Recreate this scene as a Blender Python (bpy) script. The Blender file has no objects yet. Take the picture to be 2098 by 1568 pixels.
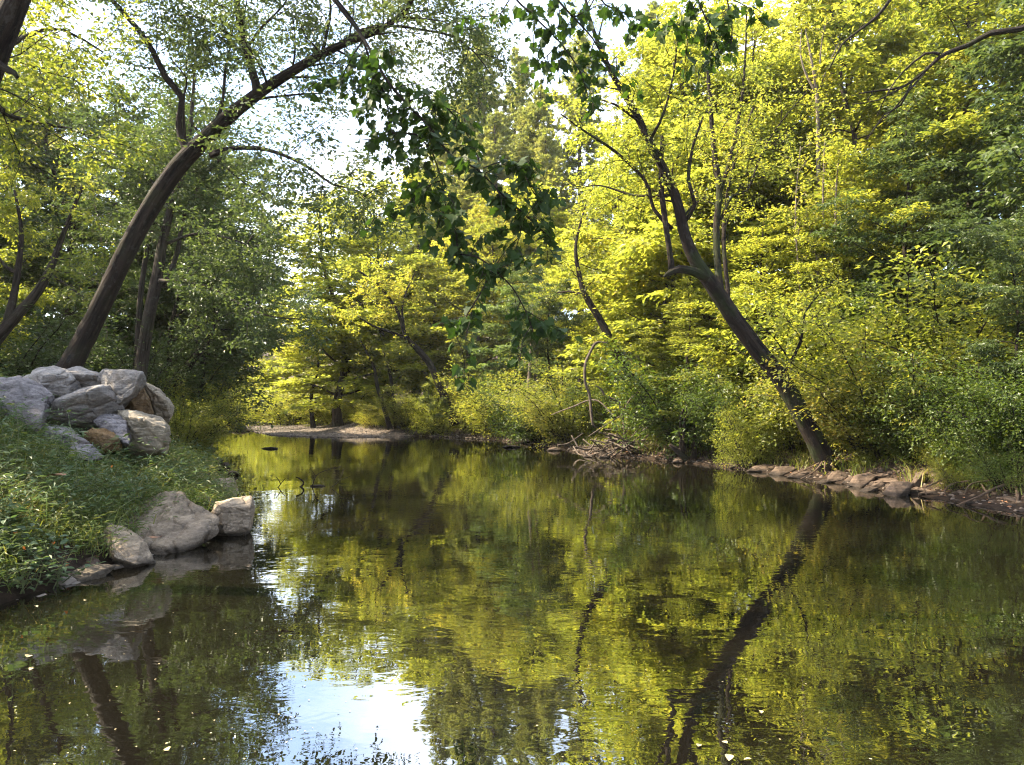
import bpy, bmesh, math, random
import numpy as np
from mathutils import Vector, noise as mnoise

R = math.radians
scene = bpy.context.scene
COL = scene.collection
F, W, HPX, CX, CY = 1526.0, 2098.0, 1568.0, 1049.0, 784.0
CAM_H = 1.6
PITCH = math.atan((830 - CY) / F)
cp, sp_ = math.cos(PITCH), math.sin(PITCH)

# ------------------------------------------------------------------ mapping
def P(px, py, d):
    """world point seen at a photo pixel, at distance d ahead of the camera"""
    u, v = (px - CX) / F, (CY - py) / F
    dx, dy, dz = u, cp - v * sp_, sp_ + v * cp
    k = d / dy
    return np.array((dx * k, d, CAM_H + dz * k))

def PW(px, py):
    """point on the water seen at a photo pixel"""
    return P(px, py, CAM_H * F / (py - 830.0))

# ------------------------------------------------------------------ objects
def tag(o, label=None, cat=None, group=None, kind=None):
    if label: o['label'] = label
    if cat: o['category'] = cat
    if group: o['group'] = group
    if kind: o['kind'] = kind
    return o

def empty(name, loc=(0, 0, 0), rz=0.0):
    o = bpy.data.objects.new(name, None)
    o.empty_display_size = 0.2
    COL.objects.link(o); o.location = loc; o.rotation_euler = (0, 0, rz)
    return o

class MB:
    def __init__(s): s.v = []; s.q = []; s.t = []; s.n = 0; s.b = []
    def add(s, v, q=None, t=None, b=None):
        v = np.asarray(v, float).reshape(-1, 3)
        if q is not None and len(q): s.q.append(np.asarray(q, int).reshape(-1, 4) + s.n)
        if t is not None and len(t): s.t.append(np.asarray(t, int).reshape(-1, 3) + s.n)
        s.v.append(v); s.n += len(v); s.b.append(v if b is None else b); s.has = getattr(s, 'has', False) or b is not None
    def build(s, name, mat, parent=None, smooth=True, origin=None):
        v = np.concatenate(s.v) if s.v else np.zeros((0, 3))
        if origin is not None: v = v - np.asarray(origin)
        q = np.concatenate(s.q) if s.q else np.zeros((0, 4), int)
        t = np.concatenate(s.t) if s.t else np.zeros((0, 3), int)
        me = bpy.data.meshes.new(name)
        me.vertices.add(len(v)); me.vertices.foreach_set('co', v.astype(np.float32).ravel())
        nl = q.size + t.size
        me.loops.add(nl); me.loops.foreach_set('vertex_index', np.concatenate([q.ravel(), t.ravel()]).astype(np.int32))
        nf = len(q) + len(t)
        me.polygons.add(nf)
        ls = np.concatenate([np.arange(len(q)) * 4, q.size + np.arange(len(t)) * 3]).astype(np.int32)
        me.polygons.foreach_set('loop_start', ls)
        me.polygons.foreach_set('use_smooth', np.full(nf, smooth))
        me.update(calc_edges=True)
        me.validate()
        me.materials.append(mat)
        if getattr(s, 'has', False):
            at_ = me.attributes.new('bark_co', 'FLOAT_VECTOR', 'POINT'); at_.data.foreach_set('vector', np.concatenate(s.b).astype(np.float32).ravel())
        o = bpy.data.objects.new(name, me); COL.objects.link(o)
        if parent: o.parent = parent
        elif origin is not None: o.location = origin
        return o

def norm(a):
    return a / np.maximum(np.linalg.norm(a, axis=-1, keepdims=True), 1e-9)

def tube(mb, pts, rad, n=6, cap=True, rough=0.0, rng=None):
    pts = np.asarray(pts, float); m = len(pts)
    rad = np.broadcast_to(np.asarray(rad, float), (m,))
    tan = norm(np.gradient(pts, axis=0))
    ref = np.array((0.31, 0.87, 0.38)) if abs(tan[:, 1]).mean() < .8 else np.array((1., 0, 0))
    a = norm(np.cross(tan, ref)); b = np.cross(tan, a)
    ang = np.arange(n) * 2 * math.pi / n
    rr = rad[:, None] * np.ones((1, n))
    if rough and rng is not None:
        lump = sum(rng.uniform(.3, 1) * np.cos(k * ang + rng.uniform(0, 6.28))[None, :] *
                   np.sin(np.linspace(0, rng.uniform(4, 16), m) + rng.uniform(0, 6.28))[:, None] for k in (1, 2, 3, 5))
        rr = rr * (1 + rough * lump + rng.normal(0, rough * .35, (m, n)))
    v = pts[:, None] + rr[..., None] * (np.cos(ang)[None, :, None] * a[:, None] + np.sin(ang)[None, :, None] * b[:, None])
    i = np.arange(m - 1)[:, None] * n; j = np.arange(n)[None]; j2 = (j + 1) % n
    q = np.stack([i + j, i + j2, i + n + j2, i + n + j], -1).reshape(-1, 4)
    vv = v.reshape(-1, 3)
    al = np.concatenate([[0], np.cumsum(np.linalg.norm(np.diff(pts, axis=0), axis=1))])
    r0 = max(float(rad.max()), .004); k0 = (pts[0] * 3.7).sum() % 40
    bc = np.stack([np.broadcast_to(np.cos(ang) * r0, (m, n)), np.broadcast_to(np.sin(ang) * r0, (m, n)), np.broadcast_to(al[:, None] + k0, (m, n))], -1).reshape(-1, 3)
    t = []
    if cap:
        vv = np.concatenate([vv, pts[-1:] + tan[-1:] * rad[-1] * .6, pts[:1]]); bc = np.concatenate([bc, [[0, 0, al[-1] + k0], [0, 0, k0]]])
        L = m * n
        jj = np.arange(n); j2 = (jj + 1) % n
        t = np.concatenate([np.stack([(m - 1) * n + jj, (m - 1) * n + j2, np.full(n, L)], -1),
                            np.stack([j2, jj, np.full(n, L + 1)], -1)])
    mb.add(vv, q, t, bc)

def spline(pts, step=.2, extra=None):
    pts = np.asarray(pts, float)
    p = np.concatenate([[2 * pts[0] - pts[1]], pts, [2 * pts[-1] - pts[-2]]])
    out = []
    for i in range(1, len(p) - 2):
        L = np.linalg.norm(p[i + 1, :3] - p[i, :3]); k = max(2, int(L / step))
        t = np.linspace(0, 1, k, endpoint=False)[:, None]
        out.append(.5 * (2 * p[i] + (p[i + 1] - p[i - 1]) * t + (2 * p[i - 1] - 5 * p[i] + 4 * p[i + 1] - p[i + 2]) * t ** 2 +
                         (3 * p[i] - p[i - 1] - 3 * p[i + 1] + p[i + 2]) * t ** 3))
    out.append(pts[-1:])
    return np.concatenate(out)

# ------------------------------------------------------------------ leaves
def leaf_quads(mb, pos, axis, nrm, size, width=.55, fold=.12):
    """folded diamond leaves"""
    n = len(pos)
    axis = norm(axis); side = norm(np.cross(axis, nrm)); up = np.cross(side, axis)
    s = size[:, None]
    v = np.empty((n, 4, 3))
    v[:, 0] = pos
    v[:, 1] = pos + axis * s * .45 + side * s * width * .5 + up * s * fold
    v[:, 2] = pos + axis * s - up * s * fold
    v[:, 3] = pos + axis * s * .45 - side * s * width * .5 + up * s * fold
    b = np.arange(n)[:, None] * 4
    t = np.concatenate([b + np.array([[0, 1, 2]]), b + np.array([[0, 2, 3]])], 1).reshape(-1, 3)
    mb.add(v, None, t)

OVAL = np.array([(0, 0), (.18, .30), (.45, .42), (.75, .26), (1, 0), (.75, -.26), (.45, -.42), (.18, -.30)])
LOBED = np.array([(.04, .05), (-.08, .20), (.0, .42), (.16, .36), (.22, .66), (.40, .40), (.56, .46), (.66, .20), (1, 0),
                  (.66, -.20), (.56, -.46), (.40, -.40), (.22, -.66), (.16, -.36), (.0, -.42), (-.08, -.20), (.04, -.05)])
LOBED_B = np.array([(.03, .04), (-.02, .26), (.10, .50), (.24, .42), (.42, .62), (.52, .34), (.74, .30), (.92, .04), (.98, -.1),
                    (.70, -.28), (.58, -.40), (.44, -.58), (.28, -.38), (.06, -.46), (.02, -.24), (.0, -.12), (.03, -.04)])
def leaf_shapes(mb, pos, axis, nrm, size, shape, wid=1.0, fold=.22, curl=.15, rng=None):
    n = len(pos); k = len(shape)
    axis = norm(axis); side = norm(np.cross(axis, nrm)); up = np.cross(side, axis)
    X = np.concatenate([[.45 if k > 10 else .5], shape[:, 0]]); Y = np.concatenate([[0.], shape[:, 1] * wid])
    fo = np.full(n, fold) if rng is None else fold * rng.uniform(.2, 2.2, n)
    cu = np.full(n, curl) if rng is None else curl * rng.uniform(-.6, 2.2, n)
    Z = np.abs(Y)[None] * fo[:, None] - cu[:, None] * X[None] ** 2
    v = pos[:, None] + size[:, None, None] * (X[None, :, None] * axis[:, None] + Y[None, :, None] * side[:, None] + Z[..., None] * up[:, None])
    b = np.arange(n)[:, None, None] * (k + 1)
    j = np.arange(k)
    tri = np.stack([np.zeros(k, int), 1 + j, 1 + (j + 1) % k], -1)
    mb.add(v, None, (b + tri[None]).reshape(-1, 3))

# ------------------------------------------------------------------ materials
def new_mat(name):
    m = bpy.data.materials.new(name); m.use_nodes = True
    nt = m.node_tree; nt.nodes.clear()
    return m, nt, nt.nodes.new('ShaderNodeOutputMaterial')

def N(nt, kind, **kw):
    n = nt.nodes.new(kind)
    for k, v in kw.items():
        if k in n.inputs: n.inputs[k].default_value = v
        else: setattr(n, k, v)
    return n

def ramp(nt, stops, interp='LINEAR'):
    r = nt.nodes.new('ShaderNodeValToRGB'); r.color_ramp.interpolation = interp
    e = r.color_ramp.elements
    while len(e) < len(stops): e.new(.5)
    for el, (p, c) in zip(e, stops):
        el.position = p; el.color = (*c, 1) if len(c) == 3 else c
    return r

def leaf_mat(name, stops, trans, tamt=.5, rough=.42, spec=.35):
    m, nt, out = new_mat(name); L = nt.links.new
    geo = N(nt, 'ShaderNodeNewGeometry'); oi = N(nt, 'ShaderNodeObjectInfo')
    tc = N(nt, 'ShaderNodeTexCoord')
    nz = N(nt, 'ShaderNodeTexNoise', Scale=.55, Detail=2.0)
    L(tc.outputs['Object'], nz.inputs['Vector'])
    a = N(nt, 'ShaderNodeMath', operation='MULTIPLY_ADD'); a.inputs[1].default_value = .55
    L(geo.outputs['Random Per Island'], a.inputs[0])
    b = N(nt, 'ShaderNodeMath', operation='MULTIPLY_ADD'); b.inputs[1].default_value = .9; b.inputs[2].default_value = -.30
    L(nz.outputs['Fac'], b.inputs[0]); L(b.outputs[0], a.inputs[2])
    c = N(nt, 'ShaderNodeMath', operation='MULTIPLY_ADD'); c.inputs[1].default_value = .25
    L(oi.outputs['Random'], c.inputs[0]); L(a.outputs[0], c.inputs[2])
    r = ramp(nt, stops); L(c.outputs[0], r.inputs['Fac'])
    tr = N(nt, 'ShaderNodeMix', data_type='RGBA', blend_type='MULTIPLY'); tr.inputs['Factor'].default_value = 1
    L(r.outputs['Color'], tr.inputs['A']); tr.inputs['B'].default_value = (*trans, 1)
    pb = N(nt, 'ShaderNodeBsdfPrincipled', Roughness=rough); pb.inputs['Specular IOR Level'].default_value = spec
    L(r.outputs['Color'], pb.inputs['Base Color'])
    tb = N(nt, 'ShaderNodeBsdfTranslucent'); L(tr.outputs['Result'], tb.inputs['Color'])
    mx = N(nt, 'ShaderNodeMixShader', Fac=tamt)
    L(pb.outputs[0], mx.inputs[1]); L(tb.outputs[0], mx.inputs[2]); L(mx.outputs[0], out.inputs['Surface'])
    return m

TR = (2.5, 2.38, 1.25)
M = {}
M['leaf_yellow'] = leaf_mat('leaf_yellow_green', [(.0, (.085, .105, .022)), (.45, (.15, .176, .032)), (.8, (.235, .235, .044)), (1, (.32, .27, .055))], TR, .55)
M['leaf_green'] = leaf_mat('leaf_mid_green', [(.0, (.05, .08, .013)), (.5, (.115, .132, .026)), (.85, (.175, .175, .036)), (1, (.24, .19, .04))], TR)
M['leaf_deep_shaded'] = leaf_mat('leaf_deep_green_shaded', [(.0, (.03, .05, .016)), (.5, (.055, .082, .026)), (1, (.10, .125, .038))], (1.8, 1.75, 1.1), .4)  # deep green foliage; also has the left woods' shade put into its colour
M['leaf_shaded'] = leaf_mat('leaf_green_shaded', [(.0, (.028, .05, .011)), (.5, (.058, .09, .016)), (1, (.115, .14, .024))], (2.0, 1.95, .9), .42)  # shade of the lower right bank put into the leaf colour
M['leaf_blue'] = leaf_mat('leaf_bluish_green', [(.0, (.04, .07, .028)), (.5, (.07, .11, .04)), (1, (.12, .15, .05))], TR, .4)
M['leaf_gold'] = leaf_mat('leaf_gold', [(.0, (.11, .13, .016)), (.45, (.21, .19, .02)), (.8, (.30, .22, .025)), (1, (.38, .18, .03))], TR)
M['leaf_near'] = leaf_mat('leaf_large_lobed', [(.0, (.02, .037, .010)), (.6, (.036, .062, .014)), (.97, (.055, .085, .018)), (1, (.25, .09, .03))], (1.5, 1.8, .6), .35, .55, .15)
M['herb'] = leaf_mat('herb_leaf', [(.0, (.045, .075, .022)), (.5, (.08, .115, .032)), (.85, (.13, .155, .05)), (1, (.24, .19, .08))], (1.5, 1.5, .8), .4, .5, .3)
M['herb_blue'] = leaf_mat('oval_herb_leaf', [(.0, (.05, .085, .038)), (.6, (.085, .125, .055)), (1, (.13, .165, .07))], (1.4, 1.5, .8), .35, .5, .35)
M['grass'] = leaf_mat('grass_blade', [(.0, (.07, .11, .02)), (.5, (.13, .16, .03)), (.85, (.22, .2, .06)), (1, (.32, .25, .10))], (1.5, 1.4, .8), .4, .5, .3)
M['pine'] = leaf_mat('pine_needle', [(.0, (.09, .125, .045)), (.5, (.17, .195, .06)), (1, (.27, .26, .08))], (1.9, 1.8, 1), .5, .45, .3)

def bark_mat(name, dark, light, scale=9, bump=.6, lich=.0, moss=0.0):
    m, nt, out = new_mat(name); L = nt.links.new
    at = N(nt, 'ShaderNodeAttribute', attribute_name='bark_co'); tc = N(nt, 'ShaderNodeTexCoord')
    mp = N(nt, 'ShaderNodeMapping'); mp.inputs['Scale'].default_value = (1, 1, .16)
    L(at.outputs['Vector'], mp.inputs['Vector'])
    n1 = N(nt, 'ShaderNodeTexNoise', Scale=scale, Detail=6.0, Roughness=.62, Distortion=.9)
    L(mp.outputs[0], n1.inputs['Vector'])
    n2 = N(nt, 'ShaderNodeTexNoise', Scale=1.6, Detail=6.0, Roughness=.65); L(tc.outputs['Object'], n2.inputs['Vector'])
    n3 = N(nt, 'ShaderNodeTexNoise', Scale=scale * .9, Detail=4.0, Roughness=.7); L(at.outputs['Vector'], n3.inputs['Vector'])
    r = ramp(nt, [(.36, dark), (.50, tuple(.45 * a + .55 * b for a, b in zip(dark, light))), (.66, light)]); L(n1.outputs['Fac'], r.inputs['Fac'])
    mx = N(nt, 'ShaderNodeMix', data_type='RGBA'); L(r.outputs['Color'], mx.inputs['A'])
    mx.inputs['B'].default_value = (.10, .10, .085, 1)
    r2 = ramp(nt, [(.56, (0, 0, 0)), (.66, (lich, lich, lich))]); L(n3.outputs['Fac'], r2.inputs['Fac'])
    L(r2.outputs['Color'], mx.inputs['Factor'])
    ms = N(nt, 'ShaderNodeMix', data_type='RGBA'); L(mx.outputs['Result'], ms.inputs['A']); ms.inputs['B'].default_value = (.035, .05, .014, 1)
    r3 = ramp(nt, [(.50, (0, 0, 0)), (.64, (moss, moss, moss))]); L(n2.outputs['Fac'], r3.inputs['Fac']); L(r3.outputs['Color'], ms.inputs['Factor'])
    pb = N(nt, 'ShaderNodeBsdfPrincipled', Roughness=.92); pb.inputs['Specular IOR Level'].default_value = .15
    L(ms.outputs['Result'], pb.inputs['Base Color'])
    bp = N(nt, 'ShaderNodeBump', Strength=bump, Distance=.06); L(n1.outputs['Fac'], bp.inputs['Height'])
    L(bp.outputs[0], pb.inputs['Normal']); L(pb.outputs[0], out.inputs['Surface'])
    return m
M['bark'] = bark_mat('bark_brown', (.006, .0045, .004), (.036, .025, .019), 8, 1.0, .3, .2)
M['bark_mossy'] = bark_mat('bark_mossy', (.006, .0045, .004), (.032, .022, .017), 8, 1.0, .3, .55)
M['bark_dark'] = bark_mat('bark_dark', (.007, .005, .0045), (.04, .029, .023), 10, 1.0, .3, .3)
M['bark_grey'] = bark_mat('bark_grey', (.015, .011, .009), (.07, .054, .043), 10, .9, .4, .3)
M['bark_pale'] = bark_mat('bark_pale', (.06, .045, .033), (.24, .195, .145), 14, .6, .3, .1)
M['deadwood'] = bark_mat('weathered_wood', (.04, .03, .023), (.145, .113, .09), 40, .5, 0)
M['root'] = bark_mat('root_wood', (.035, .023, .016), (.15, .102, .07), 30, .6, 0, .2)

def rock_mat(name, c1, c2, stain, samt, tilt=(0.4, .2, .3), wet=True):
    m, nt, out = new_mat(name); L = nt.links.new
    tc = N(nt, 'ShaderNodeTexCoord'); oi = N(nt, 'ShaderNodeObjectInfo')
    mp = N(nt, 'ShaderNodeMapping'); mp.inputs['Rotation'].default_value = tilt; mp.inputs['Scale'].default_value = (1, 1, 5)
    L(tc.outputs['Object'], mp.inputs['Vector'])
    n1 = N(nt, 'ShaderNodeTexNoise', Scale=2.6, Detail=9.0, Roughness=.68, Distortion=.4); L(mp.outputs[0], n1.inputs['Vector'])
    n2 = N(nt, 'ShaderNodeTexNoise', Scale=2.0, Detail=6.0, Roughness=.6); L(tc.outputs['Object'], n2.inputs['Vector'])
    n3 = N(nt, 'ShaderNodeTexNoise', Scale=28.0, Detail=5.0, Roughness=.7); L(tc.outputs['Object'], n3.inputs['Vector'])
    r = ramp(nt, [(.3, c1), (.7, c2)]); L(n1.outputs['Fac'], r.inputs['Fac'])
    rs = ramp(nt, [(.55, (0, 0, 0)), (.72, (samt,) * 3)]); L(n2.outputs['Fac'], rs.inputs['Fac'])
    mx = N(nt, 'ShaderNodeMix', data_type='RGBA'); L(rs.outputs['Color'], mx.inputs['Factor'])
    L(r.outputs['Color'], mx.inputs['A']); mx.inputs['B'].default_value = (*stain, 1)
    sp = N(nt, 'ShaderNodeMix', data_type='RGBA', blend_type='MULTIPLY'); sp.inputs['Factor'].default_value = .55
    rr = ramp(nt, [(.35, (.45, .45, .45)), (.65, (1.2, 1.2, 1.2))]); L(n3.outputs['Fac'], rr.inputs['Fac'])
    L(mx.outputs['Result'], sp.inputs['A']); L(rr.outputs['Color'], sp.inputs['B'])
    hv = N(nt, 'ShaderNodeHueSaturation'); L(sp.outputs['Result'], hv.inputs['Color'])
    vv = N(nt, 'ShaderNodeMapRange'); vv.inputs['To Min'].default_value = .75; vv.inputs['To Max'].default_value = 1.2
    L(oi.outputs['Random'], vv.inputs['Value']); L(vv.outputs[0], hv.inputs['Value'])
    pb = N(nt, 'ShaderNodeBsdfPrincipled', Roughness=.8); pb.inputs['Specular IOR Level'].default_value = .25
    if wet:   # the wet line the river leaves on the stone
        geo = N(nt, 'ShaderNodeNewGeometry'); sx = N(nt, 'ShaderNodeSeparateXYZ'); L(geo.outputs['Position'], sx.inputs[0])
        ad = N(nt, 'ShaderNodeMath', operation='MULTIPLY_ADD'); ad.inputs[1].default_value = .05; L(n2.outputs['Fac'], ad.inputs[0]); L(sx.outputs['Z'], ad.inputs[2])
        mr = N(nt, 'ShaderNodeMapRange'); mr.inputs['From Min'].default_value = .07; mr.inputs['From Max'].default_value = .12
        mr.inputs['To Min'].default_value = .28; L(ad.outputs[0], mr.inputs['Value'])
        wm = N(nt, 'ShaderNodeVectorMath', operation='SCALE'); L(hv.outputs[0], wm.inputs[0]); L(mr.outputs[0], wm.inputs['Scale'])
        L(wm.outputs[0], pb.inputs['Base Color'])
    else:
        L(hv.outputs[0], pb.inputs['Base Color'])
    ah = N(nt, 'ShaderNodeMath', operation='MULTIPLY_ADD'); ah.inputs[1].default_value = .25; L(n3.outputs['Fac'], ah.inputs[0]); L(n1.outputs['Fac'], ah.inputs[2])
    bp = N(nt, 'ShaderNodeBump', Strength=.85, Distance=.08); L(ah.outputs[0], bp.inputs['Height'])
    L(bp.outputs[0], pb.inputs['Normal']); L(pb.outputs[0], out.inputs['Surface'])
    return m
M['slate'] = rock_mat('rock_slate', (.11, .096, .086), (.40, .36, .325), (.22, .145, .07), .5, wet=False)
M['slate_blue'] = rock_mat('rock_blue_slate', (.10, .088, .088), (.34, .305, .30), (.16, .12, .085), .35, (1.0, .3, .1), wet=False)
M['ochre'] = rock_mat('rock_ochre', (.12, .07, .03), (.31, .19, .085), (.14, .115, .095), .5, (.2, .1, .2), wet=False)
M['tan'] = rock_mat('rock_tan', (.12, .088, .06), (.43, .335, .23), (.12, .095, .08), .6, (.55, .35, .2))
M['tan_dry'] = rock_mat('rock_tan_dry', (.16, .13, .095), (.40, .335, .245), (.20, .12, .05), .5, (.9, .2, .2), wet=False)
M['shore'] = rock_mat('rock_shore', (.045, .031, .022), (.16, .11, .078), (.035, .027, .022), .7, (.3, .6, .1))

def simple_mat(name, col, rough=.8):
    m, nt, out = new_mat(name)
    tc = N(nt, 'ShaderNodeTexCoord'); nz = N(nt, 'ShaderNodeTexNoise', Scale=12.0, Detail=4.0)
    nt.links.new(tc.outputs['Object'], nz.inputs['Vector'])
    r = ramp(nt, [(.3, tuple(c * .55 for c in col)), (.7, tuple(min(1, c * 1.25) for c in col))]); nt.links.new(nz.outputs['Fac'], r.inputs['Fac'])
    pb = N(nt, 'ShaderNodeBsdfPrincipled', Roughness=rough); nt.links.new(r.outputs['Color'], pb.inputs['Base Color'])
    nt.links.new(pb.outputs[0], out.inputs['Surface'])
    return m
M['dead_leaf'] = simple_mat('dead_leaf_brown', (.26, .125, .06))
M['pale_leaf'] = simple_mat('floating_pale', (.34, .28, .15))
M['hole'] = simple_mat('knot_hole', (.012, .009, .008))
M['orange'] = simple_mat('orange_petal', (.75, .22, .03))
M['stem'] = simple_mat('green_stem', (.10, .12, .04))
M['pebble'] = simple_mat('pebble', (.12, .09, .068))

# ------------------------------------------------------------------ terrain
def pw2(px, py): p = PW(px, py); return (p[0], p[1])
LEFT = [(-6.5, -60), (-5.6, -15), (-5.0, 0), (-4.5, 4)] + [pw2(*q) for q in ((0, 1234), (100, 1200), (190, 1172), (245, 1152), (312, 1122), (400, 1090), (455, 1074), (466, 1024), (458, 985), (438, 965), (420, 925), (410, 897), (380, 884))] + [(-34, 49), (-70, 50)]
FAR = [(-70, 66), (-40, 62)] + [pw2(*q) for q in ((430, 872.5), (500, 878), (515, 884), (560, 893), (700, 897), (860, 894))]
RIGHT = [pw2(*q) for q in ((860, 894), (1000, 901), (1110, 913), (1200, 931), (1390, 947), (1540, 964), (1700, 987), (1900, 1018), (2098, 1052))] + [(8.0, 5), (8.6, -15), (9.5, -60)]
POLY = np.array(LEFT + FAR + RIGHT)

def seg_dist(x, y, chain):
    best = np.full(x.shape, 1e9)
    for (ax, ay), (bx, by) in zip(chain[:-1], chain[1:]):
        dx, dy = bx - ax, by - ay
        t = np.clip(((x - ax) * dx + (y - ay) * dy) / (dx * dx + dy * dy + 1e-12), 0, 1)
        best = np.minimum(best, np.hypot(x - ax - t * dx, y - ay - t * dy))
    return best

def inside(x, y):
    c = np.zeros(x.shape, bool); n = len(POLY)
    for i in range(n):
        ax, ay = POLY[i]; bx, by = POLY[i - 1]
        if ay == by: continue
        c ^= ((ay > y) != (by > y)) & (x < (bx - ax) * (y - ay) / (by - ay) + ax)
    return c

LP = ((0, .3, .8, 1.6, 2.5, 3.5, 5.0, 8, 20, 60, 150), (0, .16, .34, .62, 1.05, 1.6, 2.0, 2.15, 2.7, 8, 20))
FP = ((0, 1, 6, 12, 20, 60, 150), (0, .06, .14, .40, 1.2, 8, 22))
RP = ((0, .3, .8, 1.4, 4, 7, 12, 30, 60, 150), (0, .05, .2, .5, 1.1, 2.2, 4.8, 13, 22, 34))

def bump(x, y):
    return (np.sin(x * 1.3 + y * .7) * np.sin(y * 1.1 - x * .4) * .5 + np.sin(x * 3.1 - y * 1.7 + 1) * np.sin(y * 2.7 + x) * .3 +
            np.sin(x * 7.3 + y * 3.3) * np.sin(y * 6.1 - x * 2.2) * .15)

def terrain(x, y, masks=False):
    x = np.asarray(x, float); y = np.asarray(y, float)
    dl, df, dr = seg_dist(x, y, LEFT), seg_dist(x, y, FAR), seg_dist(x, y, RIGHT)
    ins = inside(x, y)
    s = np.minimum(np.minimum(dl, df), dr)
    wl, wf, wr = (1 / (d + .05) ** 4 for d in (dl, df, dr))
    ws = wl + wf + wr
    z = (wl * np.interp(s, *LP) + wf * np.interp(s, *FP) + wr * np.interp(s, *RP)) / ws
    z = z + bump(x, y) * .16 * np.clip(s / 2.5, .08, 1) * (1 - .7 * wf / ws) + .02
    deep = -np.interp(s, (0, .6, 2, 5), (0, .16, .42, .95)) + bump(x * 1.3, y * 1.3) * .07 * np.clip(s, 0, 1)
    z = np.where(ins, deep, z)
    if masks: return z, wf / ws, ins, s
    return z

def gz(x, y): return float(terrain(np.array([x]), np.array([y]))[0])

def axis_pts(lo, hi, c, fine, n):
    t = np.linspace(-1, 1, n)
    k = 3.4
    f = np.sinh(k * t) / math.sinh(k)
    return np.where(t < 0, c + (c - lo) * f, c + (hi - c) * f)
gx = np.unique(np.concatenate([np.linspace(-10, 10, 170), axis_pts(-240, 240, 0, .1, 190)]))
gy = np.unique(np.concatenate([np.linspace(3, 24, 170), np.linspace(24, 62, 120), axis_pts(-60, 330, 14, .1, 120)]))
X, Y = np.meshgrid(gx, gy)
Z, mf, ins, sd = terrain(X, Y, True)
mb = MB()
nx = len(gx)
i = np.arange(len(gy) - 1)[:, None] * nx + np.arange(nx - 1)[None]
mb.add(np.stack([X, Y, Z], -1), np.stack([i, i + 1, i + 1 + nx, i + nx], -1).reshape(-1, 4))

m, nt, out = new_mat('ground_soil'); L = nt.links.new
tc = N(nt, 'ShaderNodeTexCoord')
n1 = N(nt, 'ShaderNodeTexNoise', Scale=9.0, Detail=8.0, Roughness=.7); L(tc.outputs['Object'], n1.inputs['Vector'])
n2 = N(nt, 'ShaderNodeTexVoronoi', Scale=16.0); L(tc.outputs['Object'], n2.inputs['Vector'])
n4 = N(nt, 'ShaderNodeTexNoise', Scale=.9, Detail=5.0, Roughness=.6); L(tc.outputs['Object'], n4.inputs['Vector'])
r1 = ramp(nt, [(.25, (.018, .012, .009)), (.5, (.05, .034, .023)), (.75, (.11, .075, .05))]); L(n1.outputs['Fac'], r1.inputs['Fac'])
rg = ramp(nt, [(.2, (.05, .037, .029)), (.55, (.11, .085, .067)), (.9, (.20, .16, .13))]); L(n2.outputs['Color'], rg.inputs['Fac'])
rb = ramp(nt, [(.35, (.016, .012, .007)), (.55, (.034, .025, .013)), (.75, (.07, .05, .026))]); L(n4.outputs['Fac'], rb.inputs['Fac'])
at = N(nt, 'ShaderNodeAttribute', attribute_name='gravel'); at2 = N(nt, 'ShaderNodeAttribute', attribute_name='bed')
ma = N(nt, 'ShaderNodeMix', data_type='RGBA'); L(at.outputs['Fac'], ma.inputs['Factor']); L(r1.outputs['Color'], ma.inputs['A']); L(rg.outputs['Color'], ma.inputs['B'])
mc = N(nt, 'ShaderNodeMix', data_type='RGBA'); L(at2.outputs['Fac'], mc.inputs['Factor']); L(ma.outputs['Result'], mc.inputs['A']); L(rb.outputs['Color'], mc.inputs['B'])
pb = N(nt, 'ShaderNodeBsdfPrincipled', Roughness=.92); pb.inputs['Specular IOR Level'].default_value = .15
at3 = N(nt, 'ShaderNodeAttribute', attribute_name='wet'); md = N(nt, 'ShaderNodeMix', data_type='RGBA', blend_type='MULTIPLY'); L(at3.outputs['Fac'], md.inputs['Factor']); L(mc.outputs['Result'], md.inputs['A']); md.inputs['B'].default_value = (.42, .38, .36, 1)
L(md.outputs['Result'], pb.inputs['Base Color'])
bp = N(nt, 'ShaderNodeBump', Strength=.8, Distance=.06); L(n1.outputs['Fac'], bp.inputs['Height']); L(bp.outputs[0], pb.inputs['Normal'])
L(pb.outputs[0], out.inputs['Surface'])
M['ground'] = m
g = tag(mb.build('ground', m), kind='structure')
a = g.data.attributes.new('gravel', 'FLOAT', 'POINT')
gm = np.clip((mf - .35) * 3, 0, 1) * np.clip((9 - sd) / 3, 0, 1) * (Y > 30) * (X < 2)
a.data.foreach_set('value', np.where(ins, 0, gm).astype(np.float32).ravel())
a = g.data.attributes.new('bed', 'FLOAT', 'POINT')
a.data.foreach_set('value', np.where(ins, np.clip(sd / .35, 0, 1), 0).astype(np.float32).ravel())

a = g.data.attributes.new('wet', 'FLOAT', 'POINT')
a.data.foreach_set('value', (np.clip(1 - (Z - .04) / .22, 0, 1) * (1 - gm * .8)).astype(np.float32).ravel())

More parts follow.
